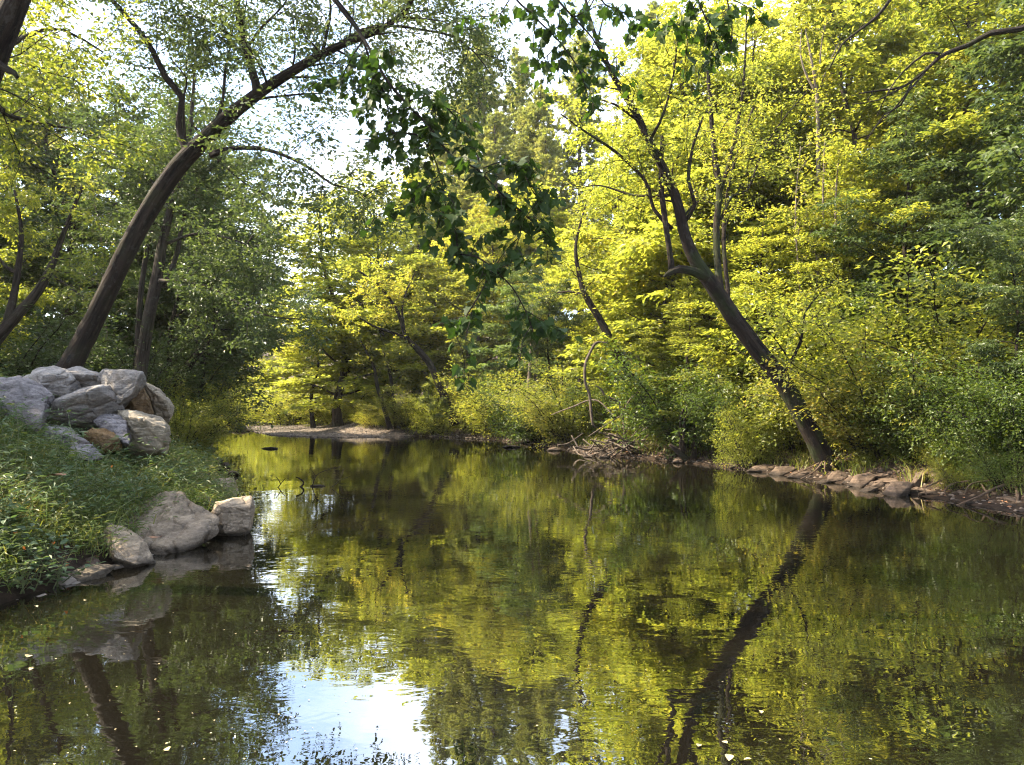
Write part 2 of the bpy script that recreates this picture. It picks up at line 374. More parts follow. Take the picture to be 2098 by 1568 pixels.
# ------------------------------------------------------------------ water
m, nt, out = new_mat('river_water'); L = nt.links.new
tc = N(nt, 'ShaderNodeTexCoord')
na = N(nt, 'ShaderNodeTexNoise', Scale=1.1, Detail=2.0, Roughness=.5, Distortion=.5); L(tc.outputs['Object'], na.inputs['Vector'])
mpw = N(nt, 'ShaderNodeMapping'); mpw.inputs['Rotation'].default_value = (0, 0, .35); mpw.inputs['Scale'].default_value = (1, 1.7, 1)
L(tc.outputs['Object'], mpw.inputs['Vector'])
nb = N(nt, 'ShaderNodeTexNoise', Scale=5.0, Detail=1.6, Roughness=.55, Distortion=.8); L(mpw.outputs[0], nb.inputs['Vector'])
nm = N(nt, 'ShaderNodeTexNoise', Scale=.33, Detail=2.0); L(tc.outputs['Object'], nm.inputs['Vector'])
rm = N(nt, 'ShaderNodeMapRange'); rm.inputs['From Min'].default_value = .35; rm.inputs['From Max'].default_value = .7
rm.inputs['To Min'].default_value = .12; rm.inputs['To Max'].default_value = 1.0; L(nm.outputs['Fac'], rm.inputs['Value'])
mu = N(nt, 'ShaderNodeMath', operation='MULTIPLY'); L(nb.outputs['Fac'], mu.inputs[0]); L(rm.outputs[0], mu.inputs[1])
mu2 = N(nt, 'ShaderNodeMath', operation='MULTIPLY_ADD'); mu2.inputs[1].default_value = .45; L(mu.outputs[0], mu2.inputs[0]); L(na.outputs['Fac'], mu2.inputs[2])
bp = N(nt, 'ShaderNodeBump', Strength=1.0, Distance=.0036); L(mu2.outputs[0], bp.inputs['Height'])
fr = N(nt, 'ShaderNodeFresnel', IOR=4.0); L(bp.outputs[0], fr.inputs['Normal'])
fb = N(nt, 'ShaderNodeMath', operation='MULTIPLY_ADD', use_clamp=True); fb.inputs[1].default_value = 1.0; fb.inputs[2].default_value = .04; L(fr.outputs[0], fb.inputs[0])
gl = N(nt, 'ShaderNodeBsdfGlossy', Roughness=.0); gl.inputs['Color'].default_value = (.95, .96, .95, 1); L(bp.outputs[0], gl.inputs['Normal'])
tp = N(nt, 'ShaderNodeBsdfTransparent'); tp.inputs['Color'].default_value = (.30, .265, .19, 1)
df = N(nt, 'ShaderNodeBsdfDiffuse'); df.inputs['Color'].default_value = (.012, .010, .006, 1)
m1 = N(nt, 'ShaderNodeMixShader', Fac=.45); L(tp.outputs[0], m1.inputs[1]); L(df.outputs[0], m1.inputs[2])
m2 = N(nt, 'ShaderNodeMixShader'); L(fb.outputs[0], m2.inputs[0]); L(m1.outputs[0], m2.inputs[1]); L(gl.outputs[0], m2.inputs[2])
L(m2.outputs[0], out.inputs['Surface'])
wb = MB()
wb.add([(-90, -70, 0), (30, -70, 0), (30, 80, 0), (-90, 80, 0)], [(0, 1, 2, 3)])
tag(wb.build('river_water', m), kind='structure')

# ------------------------------------------------------------------ growing trees
UP = np.array((0, 0, 1.))
def rnd_dir(rng, n): return norm(rng.normal(size=(n, 3)))

def offshoots(rng, path, r0, f0, spacing, length, up=.35, spread=1.0, droop=.0, taper=.5, npt=6, flat=1.0):
    """branches leaving a polyline: list of (points, base radius)"""
    path = np.asarray(path); seg = np.linalg.norm(np.diff(path, axis=0), axis=1); cum = np.concatenate([[0], np.cumsum(seg)])
    tot = cum[-1]; out = []
    s = f0 * tot + rng.uniform(0, spacing)
    az = rng.uniform(0, 6.28)
    while s < tot:
        k = min(np.searchsorted(cum, s) - 1, len(seg) - 1); k = max(k, 0)
        f = (s - cum[k]) / max(seg[k], 1e-6)
        o = path[k] * (1 - f) + path[k + 1] * f
        tan = norm(path[k + 1] - path[k])
        az += 2.4 + rng.uniform(-.5, .5)
        a = norm(np.cross(tan, np.array((.3, .9, .2)))); b = np.cross(tan, a)
        per = math.cos(az) * a + math.sin(az) * b
        d = tan * rng.uniform(.35, .9) + per * spread; d[2] *= flat
        d = norm(d + UP * up)
        t = s / tot
        Ls = length * rng.uniform(.55, 1.15) * (1 - taper * t)
        pts = [o]
        for q in range(npt - 1):
            d = norm(d + rng.normal(0, .16, 3) * (1, 1, flat) + UP * (-droop * (q + 1) / npt + .04 * flat))
            pts.append(pts[-1] + d * Ls / (npt - 1))
        out.append((np.array(pts), r0 * (1 - .65 * t)))
        s += spacing * rng.uniform(.6, 1.4)
    return out

def twig_leaves(rng, mb, paths, per_m, size, spread=.16, flat=.35, upn=.9, width=.55, f0=.15, jitter=.35):
    """leaves along every twig path, each twig a loose flat spray"""
    PS, AX, NR = [], [], []
    for p in paths:
        seg = np.linalg.norm(np.diff(p, axis=0), axis=1); cum = np.concatenate([[0], np.cumsum(seg)])
        n = max(2, int(per_m * cum[-1] * rng.uniform(.6, 1.3)))
        s = rng.uniform(f0, 1, n) * cum[-1]
        c = np.stack([np.interp(s, cum, p[:, k]) for k in range(3)], -1)
        tan = norm(p[-1] - p[0])
        side = norm(np.cross(tan, UP) + 1e-6)
        sg = rng.choice([-1., 1.], n)[:, None]
        off = side * sg * np.abs(rng.normal(0, spread, n))[:, None] + rng.normal(0, spread * flat, (n, 3))
        PS.append(c + off)
        AX.append(norm(tan * .5 + side * sg * .8 + rng.normal(0, .35, (n, 3)) - UP * .15))
        nr = norm(UP * upn + rnd_dir(rng, 1) * .3 + rng.normal(0, jitter, (n, 3)))
        NR.append(nr)
    if not PS: return 0
    PS, AX, NR = map(np.concatenate, (PS, AX, NR))
    sz = size * rng.uniform(.6, 1.3, len(PS))
    leaf_quads(mb, PS, AX, NR, sz, width)
    return len(PS)

def make_tree(name, seed, h, r, crown0, nl, limb, leaf, per_m, bark, mat, up=.35, droop=.15, lean=.06, sub_sp=.35, sub_len=.9, profile='round', trunk_n=10, f0=.1, spread=.15, tw_sp=.12):
    rng = np.random.default_rng(seed)
    root = empty(name)
    k = 9
    zz = np.linspace(-.3, h * .97, k)
    dirx = rng.normal(0, 1, 2); wob = np.cumsum(rng.normal(0, h * .012, (k, 2)), 0)
    tr = np.stack([dirx[0] * lean * np.maximum(zz, 0) ** 1.3 / 3 + wob[:, 0], dirx[1] * lean * np.maximum(zz, 0) ** 1.3 / 3 + wob[:, 1], zz], -1)
    tr[:, :2] -= tr[1, :2]
    tr = spline(tr, .35)
    tm = MB(); cm = MB()
    tt = np.linspace(0, 1, len(tr))
    rad = r * (1 - .93 * tt) * (1 + .7 * np.exp(-tt * 26))
    tube(tm, tr, rad, trunk_n, rough=.06, rng=rng)
    sprays = []
    az = rng.uniform(0, 6)
    for q in range(nl):
        t = crown0 + (1 - crown0) * ((q + rng.uniform(0, .9)) / nl)
        idx = min(int(t * (len(tr) - 1)), len(tr) - 2)
        o = tr[idx]
        az += 2.4 + rng.uniform(-.6, .6)
        u = (t - crown0) / (1 - crown0)
        prof = {'round': (.55 + .75 * math.sin(math.pi * min(1, u * .95 + .12))) * (1 - .35 * u), 'cone': 1.15 - .95 * u, 'bush': 1.0 - .35 * u, 'umbrella': .35 + .8 * u}[profile]
        Lm = limb * prof * rng.uniform(.65, 1.2)
        el = up * rng.uniform(.4, 1.6) + u * .6
        d = norm(np.array((math.cos(az), math.sin(az), el)))
        pts = [o]
        for _ in range(6):
            d = norm(d + rng.normal(0, .13, 3) - UP * droop * .22)
            pts.append(pts[-1] + d * Lm / 6)
        pts = np.array(pts)
        rl = max(.012, rad[idx] * .45)
        tube(tm, pts, np.linspace(rl, rl * .2, 7), 5)
        subs = offshoots(rng, pts, rl * .4, .15, sub_sp, sub_len * min(1, .5 + .5 * prof), up=.03, droop=.16, flat=.3)
        for sp, sr in subs:
            tube(tm, sp, np.linspace(max(sr, .006), .003, len(sp)), 3, cap=False)
            sprays.append(sp)
            for tp, t_r in offshoots(rng, sp, .004, .2, tw_sp, .6, up=.0, droop=.2, taper=.35, npt=4, flat=.3):
                sprays.append(tp)
        sprays.append(pts[3:])
    n = twig_leaves(rng, cm, sprays, per_m, leaf, spread=spread, f0=f0, flat=.18, jitter=.24)
    tm.build('trunk', bark, root); cm.build('crown', mat, root, smooth=False)
    root['_h'] = h; root['_n'] = n; print('LEAVES', name, seed, n)
    return root

def make_bush(name, seed, h, r, nst, leaf, per_m, mat, width=.55, arch=.6):
    rng = np.random.default_rng(seed)
    root = empty(name); tm = MB(); cm = MB(); sprays = []
    for q in range(nst):
        az = rng.uniform(0, 6.28); rr = r * .35 * math.sqrt(rng.uniform())
        o = np.array((rr * math.cos(az), rr * math.sin(az), -.1))
        L = h * (rng.uniform(.5, 1.1) if rng.uniform() < .75 else rng.uniform(1.1, 1.45))
        d = norm(np.array((math.cos(az) * r / h * rng.uniform(.2, 1.3), math.sin(az) * r / h * rng.uniform(.2, 1.3), 1)))
        pts = [o]
        for k in range(8):
            d = norm(d + rng.normal(0, .1, 3) + np.array((math.cos(az), math.sin(az), 0)) * .07 * arch - UP * .05 * arch * k / 3)
            pts.append(pts[-1] + d * L / 8)
        pts = np.array(pts)
        tube(tm, pts, np.linspace(.022, .006, 9), 4)
        for sp, sr in offshoots(rng, pts, .008, .06, .17, .75, up=.1, droop=.2, taper=.35):
            tube(tm, sp, np.linspace(.006, .002, len(sp)), 3, cap=False); sprays.append(sp)
            for tp, t_r in offshoots(rng, sp, .004, .2, .2, .35, up=.05, droop=.2, taper=.35, npt=4): sprays.append(tp)
        sprays.append(pts[3:])
    n = twig_leaves(rng, cm, sprays, per_m, leaf, spread=.13, width=width)
    tm.build('stem', M['bark_dark'], root); cm.build('foliage', mat, root, smooth=False)
    root['_h'] = h; root['_n'] = n; print('LEAVES', name, seed, n)
    return root

def make_pine(name, seed, h, r, mat, limb=4.8, dead=.25):
    rng = np.random.default_rng(seed); root = empty(name); tm = MB(); cm = MB()
    tr = np.stack([np.cumsum(rng.normal(0, .04, 30)), np.cumsum(rng.normal(0, .04, 30)), np.linspace(-.5, h, 30)], -1)
    tube(tm, tr, np.linspace(r, .03, 30), 8)
    P0, AX, NR = [], [], []
    z = h * dead
    while z < h - .2:
        u = (z - h * dead) / (h * (1 - dead))
        for q in range(rng.integers(4, 6)):
            az = rng.uniform(0, 6.28); L = limb * (1 - u) ** .75 * rng.uniform(.5, 1.15) * (.65 + .5 * math.sin(u * 7 + q)) + .35
            o = np.array((np.interp(z, tr[:, 2], tr[:, 0]), np.interp(z, tr[:, 2], tr[:, 1]), z))
            d = norm(np.array((math.cos(az), math.sin(az), .25 + .5 * u)))
            pts = [o]
            for _ in range(5):
                d = norm(d + rng.normal(0, .08, 3) + UP * .03); pts.append(pts[-1] + d * L / 5)
            pts = np.array(pts); tube(tm, pts, np.linspace(.04 * (1 - u) + .012, .006, 6), 4)
            for sp, sr in offshoots(rng, pts, .01, .15, .22, .25 * L + .3, up=.12):
                n = max(24, int(190 * np.linalg.norm(sp[-1] - sp[0])))
                s = rng.uniform(.1, 1, n)[:, None]
                c = sp[0] * (1 - s) + sp[-1] * s
                td = norm(sp[-1] - sp[0])
                a = norm(td * .8 + rnd_dir(rng, n) * .9 + UP * .25)
                P0.append(c + rng.normal(0, .03, (n, 3))); AX.append(a); NR.append(rnd_dir(rng, n))
        z += rng.uniform(.45, .8) * (1 - .4 * u)
    P0, AX, NR = map(np.concatenate, (P0, AX, NR))
    leaf_quads(cm, P0, AX, NR, .26 * rng.uniform(.7, 1.2, len(P0)), .22, .0); print('LEAVES', name, seed, len(P0))
    tm.build('trunk', M['bark_grey'], root); cm.build('crown', mat, root, smooth=False)
    root['_h'] = h; root['_n'] = len(P0)
    return root

def children(o): return [c for c in COL.objects if c.parent is o] if False else list(o.children)
USED = set()
def place(proto, label, px, d, top, cat='tree', group=None, wid=1.0, mat=None, rz=None, sink=0.0, name=None, z=None, x=None, tilt=(0, 0)):
    xx = P(px, 830, d)[0] if x is None else x
    zb = gz(xx, d) - sink if z is None else z
    h = proto['_h']
    s = max(.2, (P(px, top, d)[2] - zb) / h)
    if proto.name in USED:
        o = proto.copy(); COL.objects.link(o)
        for ch in list(proto.children):
            c = ch.copy(); COL.objects.link(c); c.parent = o
    else:
        o = proto; USED.add(proto.name)
    rr = random.Random(hash((px, d, top)) & 0xffff)
    o.location = (xx, d, zb); o.rotation_euler = (tilt[0], tilt[1], rr.uniform(0, 6.28) if rz is None else rz)
    o.scale = (s * wid, s * wid, s)
    tag(o, label, cat, group)
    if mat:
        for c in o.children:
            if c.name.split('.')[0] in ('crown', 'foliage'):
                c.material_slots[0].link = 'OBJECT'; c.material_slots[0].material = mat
    return o

# ------------------------------------------------------------------ hero trees
def hero(name, label, limbs, bark, leafmat, seed, sub_sp=.5, sub_len=1.1, tw_sp=.3, tw_len=.55, leaf=.07, per_m=26, cat='tree', group=None, leafy=None, upn=.8, extra=None, drp=.15, ws=.72):
    """limbs: list of (pixel polyline [(px, py, d, width px)], leafy-from fraction or None)"""
    rng = np.random.default_rng(seed)
    root = None; tm = MB(); cm = MB(); sprays = []
    org = None
    for li, (poly, lf) in enumerate(limbs):
        w = []
        for px, py, d, wp in poly:
            p = P(px, py, d); w.append((*p, wp / F * d * .5 * ws))
        w = spline(np.array(w), .16 if li == 0 else .2)
        w[:, :3] += np.cumsum(rng.normal(0, .006, (len(w), 3)), 0) * (0 if li == 0 else .5)
        if org is None:
            org = w[0, :3].copy(); root = empty(name, org)
        tube(tm, w[:, :3] - org, np.maximum(w[:, 3], .006), 18 if li == 0 else 10, rough=.055 if w[0, 3] > .05 else .03, rng=rng)
        if lf is None: continue
        for sp, sr in offshoots(rng, w[:, :3], max(.012, w[:, 3].mean() * .35), lf, sub_sp, sub_len, up=.3, droop=drp, taper=.35):
            tube(tm, sp - org, np.linspace(max(sr, .008), .005, len(sp)), 4, cap=False)
            sprays.append(sp)
            for tp, tr in offshoots(rng, sp, .005, .15, tw_sp * .6, tw_len, up=.1, droop=drp, taper=.3, npt=4):
                tube(tm, tp - org, np.linspace(.005, .002, len(tp)), 3, cap=False)
                sprays.append(tp)
                for t2, _ in offshoots(rng, tp, .005, .15, .16, tw_len * .5, up=.05, droop=drp, taper=.3, npt=3): sprays.append(t2)
    if extra:
        sprays += extra(rng, tm, org)
    tm.build('trunk', bark, root)
    if sprays:
        n_ = twig_leaves(rng, cm, [s - org for s in sprays], per_m, leaf, spread=.10, upn=upn, jitter=.5); print('LEAVES', name, seed, n_)
        cm.build('crown', leafmat, root, smooth=False)
    return tag(root, label, cat, group)

exec_parts = True
# big leaning tree on the left bank
t1 = hero('leaning_tree', 'big dark leaning tree with a knot hole, arching over the river behind the boulder pile', [
    ([(112, 790, 14, 96), (142, 752, 14, 80), (175, 690, 14, 72), (215, 610, 13.9, 67), (262, 510, 13.8, 64), (312, 420, 13.7, 62), (362, 345, 13.6, 60), (415, 290, 13.4, 56), (470, 238, 13.2, 50), (540, 185, 13, 42), (630, 128, 12.8, 33), (700, 92, 12.6, 27), (775, 62, 12.5, 21), (830, 22, 12.4, 16), (862, -40, 12.3, 12)], .62),
    ([(394, 318, 13.5, 40), (372, 285, 13.5, 26), (366, 245, 13.5, 21), (372, 200, 13.5, 22), (338, 158, 13.4, 22), (312, 105, 13.3, 20), (278, 55, 13.2, 18), (225, -5, 13, 15), (190, -60, 13, 11)], .35),
    ([(380, 300, 13.5, 14), (376, 240, 13.5, 9), (378, 195, 13.5, 8), (383, 160, 13.6, 6), (350, 120, 13.7, 4)], .5),
    ([(528, 196, 13, 40), (522, 165, 13, 30), (505, 110, 13, 26), (490, 50, 12.9, 24), (482, -20, 12.8, 20), (490, -80, 12.8, 14)], .3),
    ([(432, 318, 13.3, 26), (470, 304, 13.1, 17), (530, 304, 12.8, 15), (590, 322, 12.5, 12), (645, 352, 12.2, 10), (680, 378, 12, 7), (735, 392, 11.9, 5), (770, 430, 11.8, 3)], .3),
    ([(690, 96, 12.6, 18), (740, 62, 12.8, 14), (800, 52, 13, 11), (865, 62, 13.1, 9), (930, 75, 13.2, 7), (975, 110, 13.3, 5), (1010, 160, 13.4, 3)], .2),
    ([(662, 105, 12.7, 14), (672, 60, 12.6, 11), (678, 20, 12.6, 9), (672, -40, 12.6, 6)], .2),
    ([(440, 262, 13.3, 20), (455, 215, 13.6, 12), (462, 150, 13.8, 10), (475, 80, 14, 7), (480, 20, 14.2, 5)], .2),
    ([(510, 92, 13, 10), (540, 50, 12.9, 8), (580, 10, 12.8, 6), (600, -30, 12.8, 5)], .1),
    ([(800, 50, 13, 9), (830, 30, 13.2, 6), (880, 20, 13.4, 5), (940, 40, 13.6, 3)], .1),
], M['bark'], M['leaf_deep_shaded'], 11, sub_sp=.25, sub_len=2.0, tw_sp=.28, tw_len=.8, leaf=.08, per_m=44, ws=.57)
kb = MB()
ang = np.linspace(0, 6.28, 14, endpoint=False)
kc = P(141, 735, 13.69)
ring = lambda f, dep: np.array([kc + np.array((.035 * f * math.cos(a) + .03 * f * math.sin(a), dep, .085 * f * math.sin(a))) for a in ang])
kb.add(np.concatenate([ring(1, 0), ring(.8, -.02), ring(.5, .03)]) - np.array(t1.location), [(i_, (i_ + 1) % 14, 14 + (i_ + 1) % 14, 14 + i_) for i_ in range(14)] + [(14 + i_, 14 + (i_ + 1) % 14, 28 + (i_ + 1) % 14, 28 + i_) for i_ in range(14)])
kb.add(np.concatenate([ring(.8, -.015), [kc]]) - np.array(t1.location), None, [(i_, (i_ + 1) % 14, 14) for i_ in range(14)])
kb.build('knot_hole', M['hole'], t1)

# near tree, upper left corner, crown mostly above the frame
hero('riverside_tree', 'dark tree trunk slanting across the upper left corner with yellowing leaves', [
    ([(-520, 1010, 7, 120), (-330, 760, 7, 96), (-160, 440, 6.9, 84), (-45, 190, 6.8, 76), (5, 70, 6.7, 70), (48, -40, 6.6, 62), (110, -260, 6.6, 52), (190, -560, 6.8, 40), (290, -950, 7, 20)], None),
    ([(-20, 120, 6.75, 30), (8, 138, 6.7, 22), (28, 148, 6.65, 16), (34, 158, 6.62, 10)], None),
    ([(70, -100, 6.6, 30), (180, -200, 8, 22), (320, -260, 9.2, 16), (430, -230, 10, 10), (480, -180, 10.6, 5)], .2),
    ([(-60, 220, 6.8, 30), (-20, 130, 8.4, 20), (60, 70, 9.5, 13), (130, 60, 10, 9), (210, 105, 10.5, 5)], .25),
    ([(-40, 180, 6.8, 24), (20, 235, 8.6, 15), (75, 250, 9.5, 11), (150, 265, 10, 6)], .25),
    ([(120, -300, 6.6, 30), (-60, -420, 6.6, 22), (-260, -500, 7, 14), (-420, -480, 7.6, 8)], .15),
    ([(150, -400, 6.7, 28), (330, -560, 6.2, 20), (520, -640, 5.8, 13), (700, -640, 5.6, 7)], .15),
    ([(90, -200, 6.6, 26), (-120, -240, 5.6, 20), (-330, -260, 5, 12), (-560, -240, 4.8, 7)], .15),
    ([(190, -560, 6.8, 22), (80, -800, 6.2, 16), (-60, -1000, 5.8, 9)], .1),
    ([(220, -680, 6.8, 22), (400, -900, 7, 16), (620, -1050, 7.2, 9)], .1),
], M['bark_dark'], M['leaf_green'], 21, sub_sp=.27, sub_len=1.5, tw_sp=.26, tw_len=.6, leaf=.075, per_m=44)

# leaning tree on the right bank
hero('leaning_tree', 'crooked leaning tree with a rough dark trunk rooted on the right shore', [
    ([(1712, 1000, 16.6, 66), (1688, 940, 16.5, 60), (1655, 872, 16.4, 56), (1604, 782, 16.3, 53), (1548, 712, 16.2, 51), (1505, 655, 16.1, 49), (1462, 590, 16, 46), (1428, 540, 15.9, 40), (1406, 490, 15.8, 34), (1392, 430, 15.7, 31), (1376, 380, 15.7, 29), (1340, 308, 15.6, 26), (1298, 225, 15.5, 21), (1250, 145, 15.4, 16), (1215, 60, 15.3, 11), (1195, -20, 15.3, 7)], .56),
    ([(1448, 568, 15.9, 34), (1420, 556, 15.8, 27), (1392, 552, 15.7, 25), (1372, 560, 15.65, 16), (1362, 566, 15.6, 8)], None),
    ([(1376, 556, 15.7, 20), (1370, 510, 15.7, 17), (1360, 440, 15.7, 17), (1353, 370, 15.7, 16), (1356, 290, 15.7, 11), (1355, 280, 15.7, 8)], None),
    ([(1484, 630, 16.2, 24), (1472, 560, 16.3, 21), (1468, 470, 16.4, 20), (1474, 390, 16.5, 18), (1462, 300, 16.6, 15), (1456, 200, 16.7, 12), (1448, 100, 16.8, 8)], .3),
    ([(1471, 410, 16.5, 13), (1495, 330, 16.7, 11), (1515, 240, 16.9, 9), (1526, 140, 17, 7), (1530, 30, 17.2, 5)], .2),
    ([(1476, 450, 16.4, 10), (1500, 400, 16.4, 8), (1530, 390, 16.3, 7), (1562, 310, 16.2, 6), (1600, 250, 16.1, 4), (1650, 190, 16, 3)], .2),
    ([(1378, 470, 15.8, 14), (1340, 430, 15.8, 11), (1322, 370, 15.8, 10), (1260, 310, 15.8, 9), (1200, 270, 15.7, 7), (1150, 235, 15.6, 4)], .25),
    ([(1398, 460, 15.8, 14), (1424, 420, 15.5, 12), (1410, 370, 15.4, 11), (1420, 300, 15.4, 9), (1440, 240, 15.4, 6)], .3),
    ([(1492, 640, 16.2, 20), (1490, 590, 16.6, 14), (1482, 480, 16.9, 12), (1495, 360, 17.2, 9), (1540, 220, 17.5, 6)], .3),
    ([(1330, 290, 15.6, 10), (1360, 230, 15.4, 8), (1380, 150, 15.2, 6), (1390, 60, 15, 4)], .15),
    ([(1310, 250, 15.5, 9), (1260, 215, 15.3, 7), (1210, 200, 15.1, 4)], .15),
    ([(1380, 400, 15.7, 9), (1300, 400, 16.2, 7), (1230, 380, 16.6, 5), (1170, 390, 16.9, 3)], .2),
    ([(1600, 776, 16.3, 12), (1640, 700, 16.2, 9), (1650, 640, 16.2, 6), (1690, 590, 16.2, 3)], .3),
], M['bark_mossy'], M['leaf_yellow'], 31, sub_sp=.34, sub_len=1.35, tw_sp=.26, tw_len=.55, leaf=.075, per_m=30, ws=.68)

# twin trunk tree behind the boulders
hero('twin_tree', 'two slim trunks rising together just right of the big leaning tree behind the boulders', [
    ([(282, 800, 19, 42), (290, 740, 19, 36), (305, 650, 19, 33), (322, 570, 19, 30), (335, 490, 19, 24), (352, 420, 19, 20), (375, 350, 19, 16), (392, 240, 19, 11), (400, 120, 19, 7)], .45),
    ([(276, 800, 19.4, 22), (281, 730, 19.4, 17), (287, 620, 19.4, 15), (300, 520, 19.5, 13), (328, 400, 19.6, 10), (340, 280, 19.7, 7)], .5),
    ([(322, 575, 19, 15), (350, 576, 18.6, 10), (400, 582, 18.2, 9), (455, 602, 17.8, 8), (505, 632, 17.4, 6), (560, 650, 17.1, 4), (620, 655, 17, 3)], .2),
    ([(335, 590, 19, 14), (362, 520, 19.2, 14), (378, 440, 19.4, 11), (420, 360, 19.6, 8), (480, 300, 20, 5)], .3),
    ([(352, 430, 19, 9), (300, 360, 19.3, 7), (240, 320, 19.6, 5), (180, 300, 20, 3)], .2),
    ([(340, 500, 19, 9), (400, 480, 18.6, 7), (470, 490, 18.2, 5), (540, 520, 18, 3)], .2),
    ([(392, 250, 19, 8), (450, 330, 19.6, 5), (510, 380, 20, 4), (560, 400, 20.4, 3)], .1),
], M['bark_grey'], M['leaf_deep_shaded'], 41, sub_sp=.3, sub_len=1.6, tw_sp=.24, tw_len=.7, leaf=.10, per_m=44)

hero('forked_tree', 'dark forked tree leaning right over the water beyond the boulder pile', [
    ([(332, 850, 22, 30), (352, 806, 22, 26), (385, 752, 22, 23), (415, 712, 22, 20), (430, 690, 22, 15), (445, 640, 22, 11), (470, 560, 22, 8), (520, 480, 22, 5)], .5),
    ([(415, 712, 22, 12), (398, 690, 22.2, 10), (402, 650, 22.4, 7), (390, 560, 22.6, 5)], .3),
    ([(340, 830, 22.4, 20), (347, 740, 22.4, 15), (351, 670, 22.4, 12), (370, 600, 22.5, 9), (400, 520, 22.6, 6)], .5),
    ([(352, 700, 22.4, 9), (390, 680, 22, 7), (425, 660, 21.6, 5), (480, 640, 21.3, 3)], .3),
    ([(440, 660, 22, 8), (500, 630, 21.6, 6), (560, 620, 21.3, 4), (620, 640, 21, 2)], .2),
    ([(360, 650, 22.4, 7), (430, 600, 21, 5), (500, 570, 20.5, 4), (570, 570, 20, 2)], .2),
], M['bark_dark'], M['leaf_deep_shaded'], 51, sub_sp=.42, sub_len=1.5, tw_sp=.3, tw_len=.6, leaf=.10, per_m=44)

hero('forked_tree', 'rough barked tree forking low at the left edge behind the boulders', [
    ([(-70, 800, 16, 44), (-20, 712, 16, 36), (30, 652, 16, 30), (68, 610, 16, 25), (98, 562, 16, 20), (130, 480, 16, 13), (170, 380, 16, 8)], .5),
    ([(12, 672, 16, 26), (28, 610, 16, 20), (36, 550, 16, 17), (44, 480, 16, 11), (30, 390, 16, 7)], .4),
    ([(36, 560, 16, 12), (10, 545, 16, 9), (-20, 500, 16, 6)], .3),
    ([(100, 560, 16, 9), (130, 580, 15.8, 7), (175, 610, 15.6, 4)], .3),
], M['bark_grey'], M['leaf_green'], 61, sub_sp=.45, sub_len=1.3, leaf=.09, per_m=44)

# leaning trunks on the far and mid bank
hero('bank_tree', 'slender tree curving left over the gravel bar on the far bank', [
    ([(932, 872, 37, 30), (922, 840, 37, 25), (900, 790, 37, 21), (880, 745, 37, 19), (852, 712, 37, 17), (832, 690, 37, 14), (815, 640, 37, 10), (780, 590, 37, 8), (735, 555, 37, 5)], .45),
    ([(836, 694, 37, 10), (800, 680, 36.6, 8), (765, 668, 36.3, 6), (735, 650, 36, 4)], .3),
    ([(828, 680, 37, 8), (825, 620, 37.3, 6), (850, 560, 37.6, 4)], .2),
    ([(810, 635, 37, 6), (760, 620, 37.3, 5), (720, 630, 37.6, 3)], .2),
], M['bark'], M['leaf_yellow'], 71, sub_sp=.6, sub_len=1.8, tw_sp=.4, tw_len=.8, leaf=.13, per_m=40)
hero('bank_tree', 'short dark trunk leaning left beside the gravel bar below the golden tree', [
    ([(800, 880, 39, 16), (788, 840, 39, 13), (774, 795, 39, 11), (765, 750, 39, 8), (740, 700, 39, 5)], .5),
    ([(812, 878, 39.5, 13), (806, 820, 39.5, 10), (798, 760, 39.5, 8), (785, 720, 39.5, 5)], .5),
], M['bark_dark'], M['leaf_green'], 72, sub_sp=.6, sub_len=1.4, leaf=.13, per_m=40)
hero('bank_tree', 'dark leaning trunk half hidden in leaves left of the crooked leaning tree', [
    ([(1365, 930, 24, 32), (1345, 880, 24, 28), (1308, 800, 24, 26), (1268, 730, 24, 24), (1232, 660, 24, 20), (1200, 605, 24, 17), (1186, 560, 24, 13), (1180, 500, 24, 9), (1200, 420, 24, 5)], .6),
    ([(1200, 610, 24, 9), (1175, 598, 24.3, 7), (1140, 600, 24.6, 4)], .3),
], M['bark'], M['leaf_green'], 73, sub_sp=.5, sub_len=1.4, leaf=.10, per_m=36)
hero('bank_tree', 'pair of straight pale trunks above the undercut shore', [
    ([(1078, 890, 31, 22), (1080, 850, 31, 15), (1083, 790, 31, 11), (1088, 720, 31, 8), (1092, 640, 31, 5)], .6),
    ([(1090, 890, 31.4, 14), (1092, 830, 31.4, 10), (1098, 760, 31.4, 9), (1104, 690, 31.4, 7), (1106, 600, 31.4, 4)], .6),
    ([(1080, 868, 31, 14), (1068, 862, 31, 14), (1058, 850, 31, 9)], None),
], M['bark_pale'], M['leaf_green'], 74, sub_sp=.5, sub_len=1.2, leaf=.10, per_m=36)
hero('sapling', 'thin bent double stem with a dead stump at the waterline', [
    ([(1398, 935, 20.5, 20), (1394, 900, 20.5, 9), (1394, 860, 20.5, 7), (1402, 835, 20.5, 6), (1412, 805, 20.5, 5), (1424, 790, 20.5, 3)], .6),
    ([(1402, 925, 20.4, 12), (1400, 880, 20.4, 7), (1408, 835, 20.4, 5), (1413, 800, 20.4, 4)], .7),
    ([(1422, 940, 20.6, 16), (1424, 900, 20.6, 12), (1421, 872, 20.6, 5)], None),
    ([(1408, 942, 20.4, 18), (1388, 925, 20.4, 16), (1372, 912, 20.4, 10)], None),
], M['bark_dark'], M['leaf_green'], 75, sub_sp=.4, sub_len=.7, leaf=.08, per_m=18)
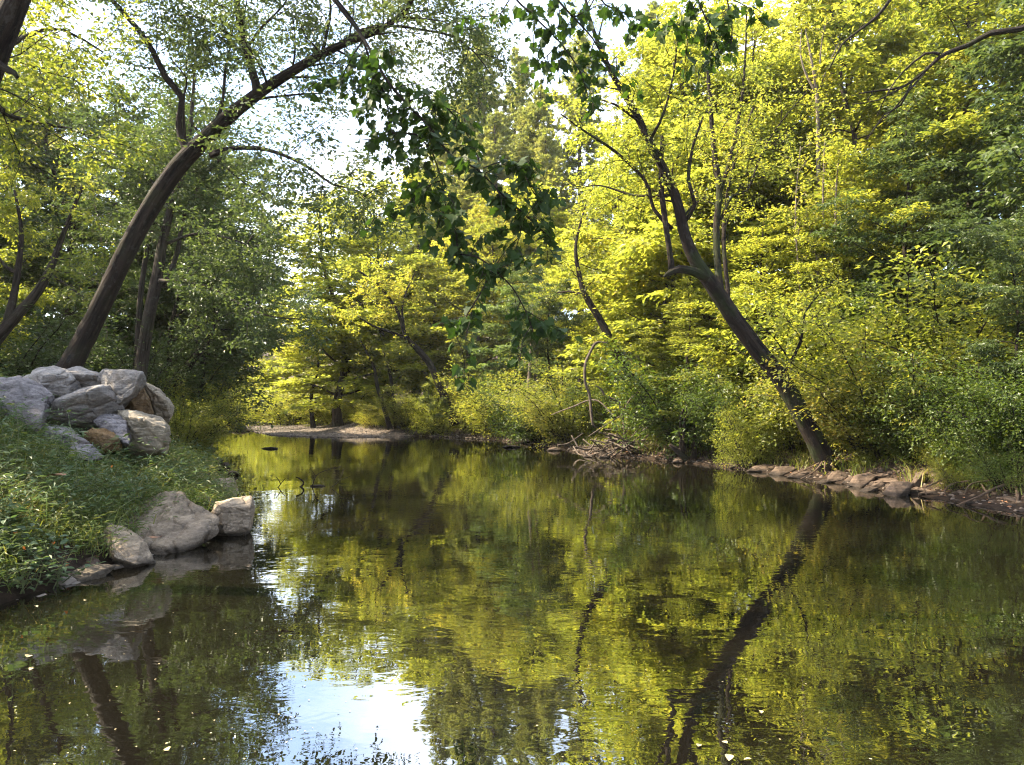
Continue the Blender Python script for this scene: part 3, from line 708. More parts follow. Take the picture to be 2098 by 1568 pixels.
hero('slender_tree', 'pale slim tree with bare forking branches high on the right slope', [
    ([(1682, 700, 23, 14), (1680, 560, 23, 13), (1678, 420, 23, 12), (1676, 300, 23, 11), (1674, 195, 23, 10), (1664, 130, 23, 7), (1650, 60, 23, 4)], .7),
    ([(1674, 195, 23, 7), (1650, 150, 23, 6), (1640, 110, 23, 4), (1642, 60, 23, 2)], .6),
    ([(1675, 190, 23, 6), (1700, 130, 23, 4), (1718, 90, 23, 3)], .6),
    ([(1676, 180, 23, 6), (1682, 110, 23, 4), (1690, 50, 23, 2)], .6),
], M['bark_pale'], M['leaf_yellow'], 76, sub_sp=.5, sub_len=1.2, leaf=.09, per_m=16)

for k_, (pts_, lab_) in enumerate([
    ([(1648, 720, 20.2, 6), (1644, 640, 20.2, 6), (1636, 560, 20.2, 5), (1630, 430, 20.2, 4), (1640, 300, 20.2, 2)], 'pale thin stem closest to the leaning tree in the dark slope gap'),
    ([(1694, 720, 20.8, 9), (1692, 640, 20.8, 8), (1690, 560, 20.8, 7), (1686, 420, 20.8, 5), (1690, 280, 20.8, 3)], 'second pale stem in the dark slope gap right of the leaning tree'),
    ([(1720, 700, 20.6, 10), (1719, 640, 20.6, 9), (1716, 570, 20.6, 8), (1712, 420, 20.6, 6), (1720, 300, 20.6, 3)], 'thickest straight pale stem in the dark slope gap'),
    ([(1749, 690, 20.5, 7), (1746, 630, 20.5, 7), (1742, 570, 20.5, 6), (1738, 430, 20.5, 4)], 'bright lit pale stem right of the thickest one on the slope'),
    ([(1782, 700, 20.4, 6), (1772, 640, 20.4, 6), (1754, 590, 20.4, 5), (1730, 500, 20.4, 3)], 'pale stem leaning left at the right side of the slope gap')]):
    hero('sapling', lab_, [(pts_, .35)], M['bark_pale'], M['leaf_yellow'], 780 + k_, sub_sp=.35, sub_len=.8, leaf=.10, per_m=30, group='pale saplings on the right slope')

# near limb reaching in from the upper right
hero('bare_branch', 'dark sagging branch with thin dead twigs reaching in from the upper right', [
    ([(2140, 40, 9.2, 12), (2090, 60, 9.2, 10), (2030, 68, 9.3, 9), (1985, 92, 9.4, 8), (1950, 105, 9.4, 7), (1925, 118, 9.4, 6), (1890, 150, 9.5, 5), (1850, 178, 9.5, 4), (1800, 186, 9.6, 3), (1760, 192, 9.6, 2)], None),
    ([(1925, 112, 9.4, 5), (1895, 112, 9.4, 4), (1850, 150, 9.5, 3), (1820, 190, 9.5, 2), (1795, 245, 9.5, 1.5)], None),
    ([(1895, 148, 9.5, 4), (1860, 190, 9.5, 3), (1830, 225, 9.6, 2), (1800, 250, 9.6, 1.5)], None),
    ([(1870, 165, 9.5, 4), (1845, 215, 9.5, 3), (1810, 235, 9.5, 2), (1775, 285, 9.6, 1.5)], None),
    ([(1850, 178, 9.5, 3), (1800, 205, 9.5, 2), (1745, 215, 9.5, 1.5)], None),
    ([(1830, -10, 9.6, 6), (1800, 30, 9.6, 5), (1760, 62, 9.6, 4), (1725, 90, 9.6, 3), (1700, 140, 9.6, 2)], None),
], M['bark_dark'], M['leaf_deep_shaded'], 77, cat='branch', ws=1.25)

# overhanging bough with big lobed leaves, near the camera
def bough(name, label, stems, seed, leaf=.13, sp=.16):
    rng = np.random.default_rng(seed); tm = MB(); cm = MB(); org = None
    PS, AX, NR = [], [], []
    for poly, leafy in stems:
        w = spline(np.array([(*P(px, py, d), wp / F * d * .5) for px, py, d, wp in poly]), .09)
        if org is None: org = w[0, :3].copy(); root = empty(name, org)
        tube(tm, w[:, :3] - org, np.maximum(w[:, 3], .0035), 6)
        if leafy is None: continue
        twigs = [w[int(len(w) * leafy):, :3]]
        for s_, _ in offshoots(rng, w[:, :3], .005, leafy, sp * 1.9, .6, up=-.1, droop=.5, taper=.2, npt=5):
            tube(tm, s_ - org, np.linspace(.005, .0025, len(s_)), 4, cap=False); twigs.append(s_)
        for p in twigs:
            seg = np.linalg.norm(np.diff(p, axis=0), axis=1); cum = np.concatenate([[0], np.cumsum(seg)])
            n = max(2, int(cum[-1] / (sp * .30)))
            s = np.sort(rng.uniform(.1, 1, n)) * cum[-1]
            c = np.stack([np.interp(s, cum, p[:, k]) for k in range(3)], -1)
            d = norm(rng.normal(0, 1, (n, 3)) * (1, 1, .5) - UP * .35)
            tipp = c + d * .06
            for a_, b_ in zip(c, tipp): tube(tm, np.array([a_, b_]) - org, .0018, 3, cap=False)
            PS.append(tipp); AX.append(norm(d * (1, 1, .4) - UP * rng.uniform(.2, 1.1, (n, 1)))); NR.append(norm(UP * .9 + rng.normal(0, .55, (n, 3))))
    PS, AX, NR = map(np.concatenate, (PS, AX, NR))
    h_ = rng.uniform(size=len(PS)) < .5
    for msk, shp in ((h_, LOBED), (~h_, LOBED_B)):
        leaf_shapes(cm, PS[msk] - org, AX[msk], NR[msk], leaf * rng.uniform(.55, 1.15, msk.sum()), shp, .85, .18, .25, rng)
    tm.build('stem', M['bark_dark'], root); cm.build('foliage', M['leaf_near'], root, smooth=False)
    return tag(root, label, 'branch')

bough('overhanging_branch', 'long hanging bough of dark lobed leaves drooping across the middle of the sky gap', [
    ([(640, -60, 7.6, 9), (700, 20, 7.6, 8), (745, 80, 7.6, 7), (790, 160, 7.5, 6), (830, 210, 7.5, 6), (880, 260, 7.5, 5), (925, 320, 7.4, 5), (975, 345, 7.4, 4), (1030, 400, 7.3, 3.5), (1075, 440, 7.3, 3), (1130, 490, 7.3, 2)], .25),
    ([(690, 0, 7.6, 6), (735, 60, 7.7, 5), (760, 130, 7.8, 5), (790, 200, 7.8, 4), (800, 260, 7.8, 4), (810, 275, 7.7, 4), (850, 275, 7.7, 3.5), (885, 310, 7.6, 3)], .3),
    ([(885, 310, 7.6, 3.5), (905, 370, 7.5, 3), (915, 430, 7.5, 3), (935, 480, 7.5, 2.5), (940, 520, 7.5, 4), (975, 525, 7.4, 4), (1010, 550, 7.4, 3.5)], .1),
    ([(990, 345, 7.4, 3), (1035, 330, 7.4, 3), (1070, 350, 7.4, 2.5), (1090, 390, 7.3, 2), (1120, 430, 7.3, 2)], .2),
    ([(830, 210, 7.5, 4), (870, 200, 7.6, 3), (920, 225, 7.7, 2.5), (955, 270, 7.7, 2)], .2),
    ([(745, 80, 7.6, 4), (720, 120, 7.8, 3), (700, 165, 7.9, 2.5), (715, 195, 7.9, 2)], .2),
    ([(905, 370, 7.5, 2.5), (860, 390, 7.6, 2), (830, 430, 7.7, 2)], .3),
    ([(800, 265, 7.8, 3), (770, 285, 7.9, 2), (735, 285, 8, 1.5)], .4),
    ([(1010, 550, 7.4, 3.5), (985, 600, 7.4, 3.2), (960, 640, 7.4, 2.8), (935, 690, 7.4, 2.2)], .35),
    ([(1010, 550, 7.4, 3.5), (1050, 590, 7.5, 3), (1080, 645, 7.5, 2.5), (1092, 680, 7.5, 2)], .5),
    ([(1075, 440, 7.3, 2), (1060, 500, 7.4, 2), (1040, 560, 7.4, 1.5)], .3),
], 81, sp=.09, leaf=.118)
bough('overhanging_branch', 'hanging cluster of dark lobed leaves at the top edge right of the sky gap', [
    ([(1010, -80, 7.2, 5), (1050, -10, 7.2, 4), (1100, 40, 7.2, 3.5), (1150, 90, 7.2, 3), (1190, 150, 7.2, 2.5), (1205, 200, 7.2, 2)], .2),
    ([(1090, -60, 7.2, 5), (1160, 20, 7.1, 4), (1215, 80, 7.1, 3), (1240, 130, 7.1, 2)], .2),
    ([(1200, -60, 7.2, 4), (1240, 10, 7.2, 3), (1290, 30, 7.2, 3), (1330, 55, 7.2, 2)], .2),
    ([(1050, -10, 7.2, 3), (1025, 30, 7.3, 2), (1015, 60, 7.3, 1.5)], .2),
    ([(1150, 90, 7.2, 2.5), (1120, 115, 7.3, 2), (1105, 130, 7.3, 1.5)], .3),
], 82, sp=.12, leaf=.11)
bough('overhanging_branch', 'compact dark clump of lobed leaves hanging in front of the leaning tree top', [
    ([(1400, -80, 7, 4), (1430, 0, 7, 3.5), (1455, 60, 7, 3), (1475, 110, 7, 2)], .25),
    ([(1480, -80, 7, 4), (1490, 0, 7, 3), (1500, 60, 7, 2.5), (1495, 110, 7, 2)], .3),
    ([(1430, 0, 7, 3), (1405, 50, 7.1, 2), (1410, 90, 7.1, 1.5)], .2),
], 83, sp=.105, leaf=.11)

# ------------------------------------------------------------------ prototypes
tA = make_tree('forest_tree', 101, 12, .17, .12, 46, 3.0, .15, 56, M['bark_grey'], M['leaf_yellow'])
tB = make_tree('forest_tree', 102, 11, .14, .10, 44, 2.8, .19, 38, M['bark_grey'], M['leaf_green'], droop=.35)
tC = make_tree('forest_tree', 103, 10, .12, .08, 42, 2.4, .12, 76, M['bark_dark'], M['leaf_yellow'], up=.15, droop=.05)
tD = make_tree('slender_tree', 104, 9, .07, .25, 34, 1.5, .11, 50, M['bark_pale'], M['leaf_yellow'], up=.5)
tE = make_tree('spreading_tree', 105, 9, .13, .30, 40, 3.4, .14, 54, M['bark_dark'], M['leaf_deep_shaded'], profile='umbrella', up=.1, droop=.1)
bA = make_bush('shrub', 201, 2.4, 1.6, 34, .075, 44, M['leaf_green'])
bB = make_bush('shrub', 202, 2.0, 1.7, 34, .085, 38, M['leaf_deep_shaded'], .62)
bC = make_bush('shrub', 203, 1.6, 1.2, 34, .06, 46, M['leaf_yellow'], .4)
pA = make_pine('pine_tree', 301, 27, .28, M['pine'])
pB = make_pine('pine_tree', 302, 24, .24, M['pine'], 4.0, .3)
pC = make_pine('young_pine', 303, 7, .07, M['pine'], 2.2, .08)

LB, FBk, RB, BU = 'trees of the left bank woodland', 'trees on the far bank', 'trees of the right bank forest', 'shrubs along the right bank'
TREES = [
    # left bank
    (tB, 'leafy tree at the left edge filling the space above the rough forked trunk', -60, 24, 130, 1.1, 'leaf_deep_shaded', LB),
    (tA, 'leafy tree behind the trunk of the big leaning tree', 130, 27, 110, 1.1, 'leaf_deep_shaded', LB),
    (tB, 'leafy tree filling the gap under the fork of the big leaning tree', 245, 31, 150, 1.1, 'leaf_deep_shaded', LB),
    (tC, 'dark leafy tree right behind the pair of twin trunks', 370, 30, 330, 1.2, 'leaf_deep_shaded', LB),
    (tE, 'dark spreading tree whose leaves hang over the water beyond the boulders', 415, 26, 400, 1.25, 'leaf_deep_shaded', LB),
    (tE, 'rounded grey green tree below the brightest sky', 425, 33, 480, 1.1, 'leaf_deep_shaded', LB),
    (tB, 'low leafy tree between the left bank and the golden tree', 345, 30, 520, 1.0, 'leaf_deep_shaded', LB),
    (tD, 'slim straight tree between the leaning tree and the twin trunks', 232, 22, 330, 1.0, 'leaf_deep_shaded', LB),
    (tC, 'shaded leafy tree low behind the rough forked trunk', 60, 30, 420, 1.4, 'leaf_deep_shaded', LB),
    (tB, 'shaded understory tree behind the leaning trunk base', 190, 36, 470, 1.4, 'leaf_deep_shaded', LB),
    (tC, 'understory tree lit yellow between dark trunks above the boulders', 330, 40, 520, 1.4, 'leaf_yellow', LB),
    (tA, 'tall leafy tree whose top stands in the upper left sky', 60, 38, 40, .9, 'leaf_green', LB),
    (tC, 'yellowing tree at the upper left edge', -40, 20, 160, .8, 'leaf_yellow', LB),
    (tA, 'tall unseen tree added outside the left edge to shade the boulder pile', -560, 12.5, -350, 1.0, 'leaf_deep_shaded', LB),  # this and the next two: unseen trees added to shade the left bank
    (tB, 'tall unseen tree added for shade outside the left edge beside the plants', -1100, 9.5, -700, 1.0, 'leaf_deep_shaded', LB),
    (tC, 'unseen tree added for shade outside the left edge behind the slanting corner trunk', -330, 17, -100, 1.1, 'leaf_deep_shaded', LB),
    (tA, 'leafy tree standing in the gap between the leaning trunk and its upright limb', 400, 29, 200, .85, 'leaf_deep_shaded', LB),
    (tE, 'grey green tree crown seen under the arching limb of the big leaning tree', 345, 30, 360, .9, 'leaf_deep_shaded', LB),
    (tB, 'feathery tree low at the left of the bright sky gap', 330, 31, 180, .8, 'leaf_deep_shaded', LB),
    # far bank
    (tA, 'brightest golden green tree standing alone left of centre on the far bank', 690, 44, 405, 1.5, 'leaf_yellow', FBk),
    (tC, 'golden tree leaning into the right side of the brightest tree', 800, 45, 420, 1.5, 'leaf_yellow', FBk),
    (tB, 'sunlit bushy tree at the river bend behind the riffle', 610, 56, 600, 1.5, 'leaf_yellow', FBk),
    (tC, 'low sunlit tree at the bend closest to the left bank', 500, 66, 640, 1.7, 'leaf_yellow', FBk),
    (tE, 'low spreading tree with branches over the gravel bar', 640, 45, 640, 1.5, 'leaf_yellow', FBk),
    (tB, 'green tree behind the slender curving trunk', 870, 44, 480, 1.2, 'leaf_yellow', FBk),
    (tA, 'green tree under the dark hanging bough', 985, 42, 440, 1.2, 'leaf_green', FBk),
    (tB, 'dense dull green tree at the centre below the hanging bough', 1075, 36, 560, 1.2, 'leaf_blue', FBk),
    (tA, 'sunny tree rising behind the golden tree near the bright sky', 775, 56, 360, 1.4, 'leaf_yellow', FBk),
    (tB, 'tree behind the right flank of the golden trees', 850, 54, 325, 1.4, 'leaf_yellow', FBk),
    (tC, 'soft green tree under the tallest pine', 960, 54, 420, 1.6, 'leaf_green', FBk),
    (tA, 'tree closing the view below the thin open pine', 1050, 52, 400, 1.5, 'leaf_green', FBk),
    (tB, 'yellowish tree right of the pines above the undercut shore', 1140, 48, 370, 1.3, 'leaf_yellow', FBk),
    (tE, 'vine covered rounded tree above the undercut shore', 1130, 31, 590, .95, 'leaf_deep_shaded', FBk),
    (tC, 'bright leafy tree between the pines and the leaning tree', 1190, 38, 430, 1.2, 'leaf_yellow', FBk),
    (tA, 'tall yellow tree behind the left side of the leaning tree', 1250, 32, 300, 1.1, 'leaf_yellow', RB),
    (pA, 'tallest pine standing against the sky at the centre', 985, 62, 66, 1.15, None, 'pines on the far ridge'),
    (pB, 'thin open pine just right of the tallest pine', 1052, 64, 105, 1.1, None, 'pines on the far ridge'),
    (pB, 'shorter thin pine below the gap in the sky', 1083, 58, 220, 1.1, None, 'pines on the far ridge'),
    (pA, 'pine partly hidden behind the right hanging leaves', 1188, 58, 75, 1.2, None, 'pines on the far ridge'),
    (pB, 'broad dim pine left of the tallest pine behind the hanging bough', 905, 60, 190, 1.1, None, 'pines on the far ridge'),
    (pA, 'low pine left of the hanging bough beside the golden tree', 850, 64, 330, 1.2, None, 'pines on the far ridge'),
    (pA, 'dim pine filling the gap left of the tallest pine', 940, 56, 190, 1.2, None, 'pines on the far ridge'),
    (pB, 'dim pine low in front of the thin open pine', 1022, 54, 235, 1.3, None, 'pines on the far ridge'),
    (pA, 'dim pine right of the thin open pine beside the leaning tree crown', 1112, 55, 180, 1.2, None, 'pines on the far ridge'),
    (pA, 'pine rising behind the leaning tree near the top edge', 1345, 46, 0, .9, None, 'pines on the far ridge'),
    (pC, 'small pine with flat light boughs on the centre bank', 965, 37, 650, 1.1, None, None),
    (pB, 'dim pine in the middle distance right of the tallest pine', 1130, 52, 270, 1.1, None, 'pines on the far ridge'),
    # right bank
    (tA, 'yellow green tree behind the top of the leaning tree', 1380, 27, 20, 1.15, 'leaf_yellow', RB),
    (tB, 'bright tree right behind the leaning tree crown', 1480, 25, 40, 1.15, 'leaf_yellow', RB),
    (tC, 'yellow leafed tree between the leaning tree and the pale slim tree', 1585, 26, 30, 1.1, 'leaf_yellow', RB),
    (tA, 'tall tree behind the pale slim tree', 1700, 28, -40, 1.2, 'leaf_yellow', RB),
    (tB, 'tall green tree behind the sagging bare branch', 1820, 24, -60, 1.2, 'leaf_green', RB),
    (tC, 'fresh green tree under the sagging bare branch', 1900, 19, 180, 1.1, 'leaf_deep_shaded', RB),
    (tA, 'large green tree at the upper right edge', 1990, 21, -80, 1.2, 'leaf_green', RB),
    (tB, 'dense green tree cut by the right edge', 2090, 17, -40, 1.1, 'leaf_deep_shaded', RB),
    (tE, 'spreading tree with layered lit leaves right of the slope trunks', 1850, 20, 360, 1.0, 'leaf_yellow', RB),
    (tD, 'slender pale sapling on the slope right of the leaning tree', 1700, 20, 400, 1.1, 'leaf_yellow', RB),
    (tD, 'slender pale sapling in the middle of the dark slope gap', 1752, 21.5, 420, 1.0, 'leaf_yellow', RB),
    (tD, 'slim sapling below the spreading layered leaves', 1800, 22, 300, 1.1, 'leaf_green', RB),
    (tC, 'low leafy tree directly behind the leaning trunk', 1590, 21, 420, 1.3, 'leaf_yellow', RB),
    (tB, 'leafy tree behind the half hidden dark trunk', 1330, 25, 420, 1.25, 'leaf_yellow', RB),
    (tC, 'low bright tree between the dark trunk and the leaning tree', 1430, 22, 560, 1.4, 'leaf_green', RB),
    (tE, 'dark spreading tree overhanging the shore at the right edge', 2070, 13.5, 480, .9, 'leaf_deep_shaded', RB),
    (tA, 'back row tree closing the view above the slope gap', 1760, 36, -20, 1.4, 'leaf_green', RB),
    (tB, 'back row tree behind the right edge trees', 2010, 32, -120, 1.5, 'leaf_green', RB),
    (tA, 'back row tree between the pine and the leaning tree top', 1500, 40, -20, 1.4, 'leaf_yellow', RB),
]
for pr, lab, px, d, top, wd, mt, grp in TREES:
    place(pr, lab, px, d, top, 'pine' if 'pine' in pr.name else 'tree', grp, wd, M[mt] if mt else None)

BUSH = [
    (bB, 'dark dense shrub at the left edge behind the forked trunk', 20, 18, 640, 1.3, 'leaf_deep_shaded', 'shrubs of the left bank'),
    (bA, 'shaded shrub under the twin trunks', 250, 21, 690, 1.1, 'leaf_deep_shaded', 'shrubs of the left bank'),
    (bA, 'soft green shrub on the left shore just past the boulder pile', 372, 19, 800, .9, 'leaf_green', 'shrubs of the left bank'),
    (bC, 'grassy shrub at the waters edge beyond the boulders', 388, 24, 800, 1.0, 'leaf_green', 'shrubs of the left bank'),
    (bB, 'shrub behind the rightmost boulder of the pile', 330, 26, 720, 1.3, 'leaf_deep_shaded', 'shrubs of the left bank'),
    (bA, 'bright shrub at the far end of the left bank', 395, 46, 770, 1.3, 'leaf_yellow', 'shrubs of the left bank'),
    (bA, 'pale shrub behind the riffle at the river bend', 520, 60, 780, 1.8, 'leaf_yellow', 'shrubs on the far bank'),
    (bC, 'low shrub behind the left half of the gravel bar', 600, 55, 800, 2.0, 'leaf_yellow', 'shrubs on the far bank'),
    (bB, 'round shrub behind the middle of the gravel bar', 680, 49, 790, 1.5, 'leaf_green', 'shrubs on the far bank'),
    (bA, 'shrub at the right end of the gravel bar', 750, 45, 800, 1.4, 'leaf_yellow', 'shrubs on the far bank'),
    (bA, 'shrub between the two dark trunks at the gravel bar', 850, 40, 800, 1.2, 'leaf_green', 'shrubs on the far bank'),
    (bC, 'low pale shrub on the soil mound right of the gravel bar', 770, 40.5, 838, 1.5, 'leaf_yellow', 'shrubs on the far bank'),
    (bA, 'shrub against the dark trunks right of the gravel bar', 822, 40.2, 815, 1.2, 'leaf_green', 'shrubs on the far bank'),
    (bC, 'pale shrub at the foot of the slender curving tree', 905, 38.2, 815, 1.2, 'leaf_yellow', BU),
    (bA, 'light leaved shrub on the bank below the small pine', 975, 37.6, 800, 1.1, 'leaf_yellow', BU),
    (bC, 'bright leafy shrub left of the pale trunks', 1035, 35.4, 770, 1.2, 'leaf_yellow', BU),
    (bB, 'shrub over the undercut shore right of the pale trunks', 1125, 30.6, 790, 1.1, 'leaf_shaded', BU),
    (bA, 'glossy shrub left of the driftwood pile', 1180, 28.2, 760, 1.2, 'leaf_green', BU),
    (bB, 'dense shrub directly behind the driftwood pile', 1262, 27.0, 780, 1.2, 'leaf_shaded', BU),
    (bA, 'soft shrub between the driftwood pile and the bent stems', 1350, 24.6, 780, 1.1, 'leaf_shaded', BU),
    (bB, 'tall shrub behind the bent double stem', 1432, 22.2, 730, 1.1, 'leaf_shaded', BU),
    (bA, 'feathery shrub in the hollow left of the leaning trunk', 1500, 20.4, 760, 1.0, 'leaf_shaded', BU),
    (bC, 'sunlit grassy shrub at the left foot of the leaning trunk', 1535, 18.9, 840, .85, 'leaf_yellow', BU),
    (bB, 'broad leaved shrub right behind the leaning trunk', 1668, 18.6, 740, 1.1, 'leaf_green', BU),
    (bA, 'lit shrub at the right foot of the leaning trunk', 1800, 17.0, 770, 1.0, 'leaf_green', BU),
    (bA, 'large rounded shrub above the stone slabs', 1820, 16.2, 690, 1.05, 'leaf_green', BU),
    (bB, 'dark shrub overhanging the stone slabs', 1880, 15.2, 790, .9, 'leaf_shaded', BU),
    (bA, 'big shrub at the right edge above the bare roots', 1985, 14.4, 690, 1.0, 'leaf_shaded', BU),
    (bB, 'dark green shrub over the bare roots', 2030, 13.1, 800, .85, 'leaf_shaded', BU),
    (bA, 'shrub cut by the right edge beside the root tree', 2120, 13.0, 740, 1.0, 'leaf_shaded', BU),
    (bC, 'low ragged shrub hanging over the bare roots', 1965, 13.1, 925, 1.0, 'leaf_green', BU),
    (bC, 'low dark shrub over the roots at the right edge', 2065, 12.3, 900, 1.0, 'leaf_shaded', BU),
    (bC, 'small yellowish shrub among the stone slabs right of the leaning trunk', 1770, 15.9, 925, .9, 'leaf_yellow', BU),
    (bB, 'bright shrub on the slope right of the dark gap', 1800, 18, 600, 1.0, 'leaf_yellow', BU),
    (bA, 'shrub high on the slope under the layered leaves', 1920, 17.5, 560, 1.1, 'leaf_yellow', BU),
    (bA, 'shrub on the slope at the foot of the pale saplings', 1730, 20.5, 660, 1.1, 'leaf_shaded', BU),
    (bC, 'small pale shrub above the root bank', 1940, 14.0, 900, .9, 'leaf_yellow', BU),
]
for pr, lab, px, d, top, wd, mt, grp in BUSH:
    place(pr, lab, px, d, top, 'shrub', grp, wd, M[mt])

# ------------------------------------------------------------------ rocks
def rock(name, label, outline, d, thick, mat, seed, group=None, cuts=5, amp=.035, lean=0.0, cat='rock', bevel=0, grow=1.0):
    """a boulder with the outline it shows, given its own depth and broken faces"""
    rng = np.random.default_rng(seed)
    o = np.array(outline, float); c = o.mean(0)
    o = c + (o - c) * grow
    pts = []
    zmin, zmax = o[:, 1].min(), o[:, 1].max()
    for px, py in o:
        dd = d + lean * (zmax - py) / max(1, zmax - zmin)
        pts.append(P(px, py, dd))
    tx, ty = rng.uniform(-.22, .22, 2); n_o = len(o); ext = np.maximum(np.ptp(o, axis=0) * .5, 1)
    st_ = rng.integers(0, 2)
    for q_i in range(n_o):        # a broad broken face in front, a rough back
        px, py = o[q_i]
        if (q_i + st_) % 2 == 0:
            k = rng.uniform(.66, .94); q = c + (np.array((px, py)) - c) * k
            dd = d + lean * (zmax - q[1]) / max(1, zmax - zmin); r_ = (q - c) / ext
            pts.append(P(q[0], q[1], dd - thick * (.36 + tx * r_[0] + ty * r_[1] + rng.uniform(-.04, .04))))
        else:
            k = rng.uniform(.6, .95); q = c + (np.array((px, py)) - c) * k
            dd = d + lean * (zmax - q[1]) / max(1, zmax - zmin)
            pts.append(P(q[0], q[1], dd + thick * rng.uniform(.4, .9)))
    pts = np.array(pts)
    org = pts.mean(0).copy(); org[2] = pts[:, 2].min()
    bm = bmesh.new()
    for p in pts: bm.verts.new(p - org)
    r_ = bmesh.ops.convex_hull(bm, input=bm.verts)
    bmesh.ops.delete(bm, geom=[g_ for g_ in set(r_['geom_interior'] + r_['geom_unused']) if isinstance(g_, bmesh.types.BMVert)], context='VERTS')
    bmesh.ops.triangulate(bm, faces=bm.faces[:])
    for _ in range(cuts):
        bmesh.ops.subdivide_edges(bm, edges=bm.edges[:], cuts=1, use_grid_fill=True)
    bmesh.ops.smooth_vert(bm, verts=bm.verts[:], factor=.25, use_axis_x=True, use_axis_y=True, use_axis_z=True)
    for _ in range(bevel):
        bmesh.ops.smooth_vert(bm, verts=bm.verts[:], factor=.5, use_axis_x=True, use_axis_y=True, use_axis_z=True)
    bm.normal_update()
    sz = float(np.ptp(pts, axis=0).max())
    off = Vector(rng.uniform(-50, 50, 3))
    lay = Vector(norm(rng.normal(0, 1, 3) * (.5, .5, 1)))
    for v in bm.verts:
        p = v.co / sz * 3 + off
        n1_ = mnoise.fractal(p, 1.0, 2.0, 6)
        t_ = v.co.dot(lay) / sz * 9 + n1_ * 1.3
        st = abs((t_ % 1) - .5) * 2
        cr = mnoise.ridged_multi_fractal(p * 1.7, 1.0, 2.0, 4, 1.0, 2.0)
        fr_ = t_ % 1; st = min(1, fr_ * 3.5) - .5            # broken ledges of the bedding
        vd = mnoise.voronoi(p * 1.1 + off)[0]; ck = max(0, 1 - (vd[1] - vd[0]) * 14)
        v.co += v.normal * sz * amp * (n1_ * .75 + st * .42 - (cr - 1.2) * .22 - ck * .45)
    bm.normal_update()
    me = bpy.data.meshes.new(name); bm.to_mesh(me); bm.free()
    me.polygons.foreach_set('use_smooth', np.ones(len(me.polygons), bool))
    me.materials.append(mat)
    ob = bpy.data.objects.new(name, me); COL.objects.link(ob); ob.location = org
    return tag(ob, label, cat, group)

def c4(*pts): return [(x / 2.997, 523 + y / 2.997) for x, y in pts]
BP = 'boulders piled on the left bank'
ROCKS = [
    ('bluish slate boulder at the left edge of the pile', c4((-160, 800), (0, 772), (120, 772), (200, 800), (310, 865), (300, 960), (230, 1085), (150, 1030), (60, 1000), (-160, 1000)), 10.6, 1.2, 'slate_blue'),
    ('ochre sided stone under the bluish boulder at the left edge', c4((-120, 960), (0, 965), (150, 930), (215, 1060), (180, 1130), (0, 1170), (-120, 1160)), 10.9, .9, 'ochre'),
    ('long grey boulder forming the top left of the pile', c4((130, 770), (240, 715), (330, 698), (420, 725), (475, 790), (470, 900), (330, 960), (200, 860)), 11.4, 1.6, 'slate'),
    ('flat topped boulder at the top centre of the pile', c4((390, 722), (480, 703), (570, 722), (640, 752), (700, 800), (690, 860), (470, 860)), 12.0, 1.6, 'slate'),
    ('largest smooth grey slab at the centre of the pile', c4((330, 900), (480, 830), (600, 815), (680, 800), (725, 880), (742, 955), (690, 1000), (560, 1062), (430, 1065), (250, 1055), (265, 990)), 11.0, 1.1, 'slate'),
    ('square dark block with a rusty edge at the top right of the pile', c4((605, 740), (640, 708), (760, 715), (872, 722), (882, 780), (830, 862), (750, 932), (720, 930), (680, 820)), 11.3, 1.3, 'slate'),
    ('rusty block wedged under the square dark block', c4((735, 950), (800, 890), (870, 800), (905, 880), (935, 975), (860, 990)), 11.5, .9, 'ochre'),
    ('tall pale stone at the right end of the pile', c4((876, 775), (985, 832), (1010, 880), (1060, 935), (1045, 985), (1035, 1040), (960, 1010), (920, 930)), 12.2, 1.2, 'tan_dry'),
    ('rounded pitted tan boulder at the lower right of the pile', c4((725, 960), (800, 960), (860, 990), (985, 1005), (1025, 1060), (1040, 1130), (1010, 1220), (850, 1225), (770, 1190), (800, 1080)), 10.8, 1.1, 'tan_dry'),
    ('dark grey stone leaning on the tan boulder', c4((585, 1025), (640, 990), (700, 980), (780, 1010), (808, 1100), (795, 1170), (765, 1190), (735, 1130), (650, 1080)), 10.6, .7, 'slate_blue'),
    ('small ochre block near the foot of the pile', c4((508, 1095), (570, 1068), (700, 1080), (742, 1125), (735, 1195), (640, 1205), (550, 1180)), 10.4, .6, 'ochre'),
    ('blue grey slab at the left foot of the pile', c4((200, 1130), (225, 1060), (270, 1045), (430, 1065), (545, 1150), (560, 1200), (400, 1230), (250, 1210)), 10.3, .8, 'slate_blue'),
    ('flat grey flagstone lying among the plants below the pile', c4((440, 1150), (560, 1168), (625, 1240), (560, 1275), (470, 1270), (430, 1220)), 9.9, .5, 'slate_blue'),
]
for k, (lab, ol, d, th, mt) in enumerate(ROCKS):
    rock('boulder', lab, ol, d, th, M[mt], 500 + k, BP, cat='boulder', grow=1.07)
SH = 'flat rocks at the left waterline'
rock('boulder', 'largest tan slab sloping into the water below the plants', [(212, 1066), (252, 1036), (330, 1016), (374, 1012), (442, 1066), (436, 1090), (388, 1120), (322, 1143), (270, 1128)], 8.0, .5, M['tan'], 601, SH, lean=1.5, amp=.05)
rock('boulder', 'pointed dark topped boulder left of the large tan slab', [(208, 1100), (222, 1072), (270, 1088), (296, 1110), (314, 1152), (285, 1165), (256, 1172), (226, 1148)], 7.5, .7, M['tan'], 602, SH, lean=.4, amp=.03)
rock('boulder', 'low pale slab at the bottom left waterline', [(20, 1212), (60, 1190), (110, 1172), (185, 1156), (235, 1160), (205, 1196), (150, 1212), (60, 1222)], 6.7, .5, M['tan'], 603, SH, lean=.5, amp=.02)
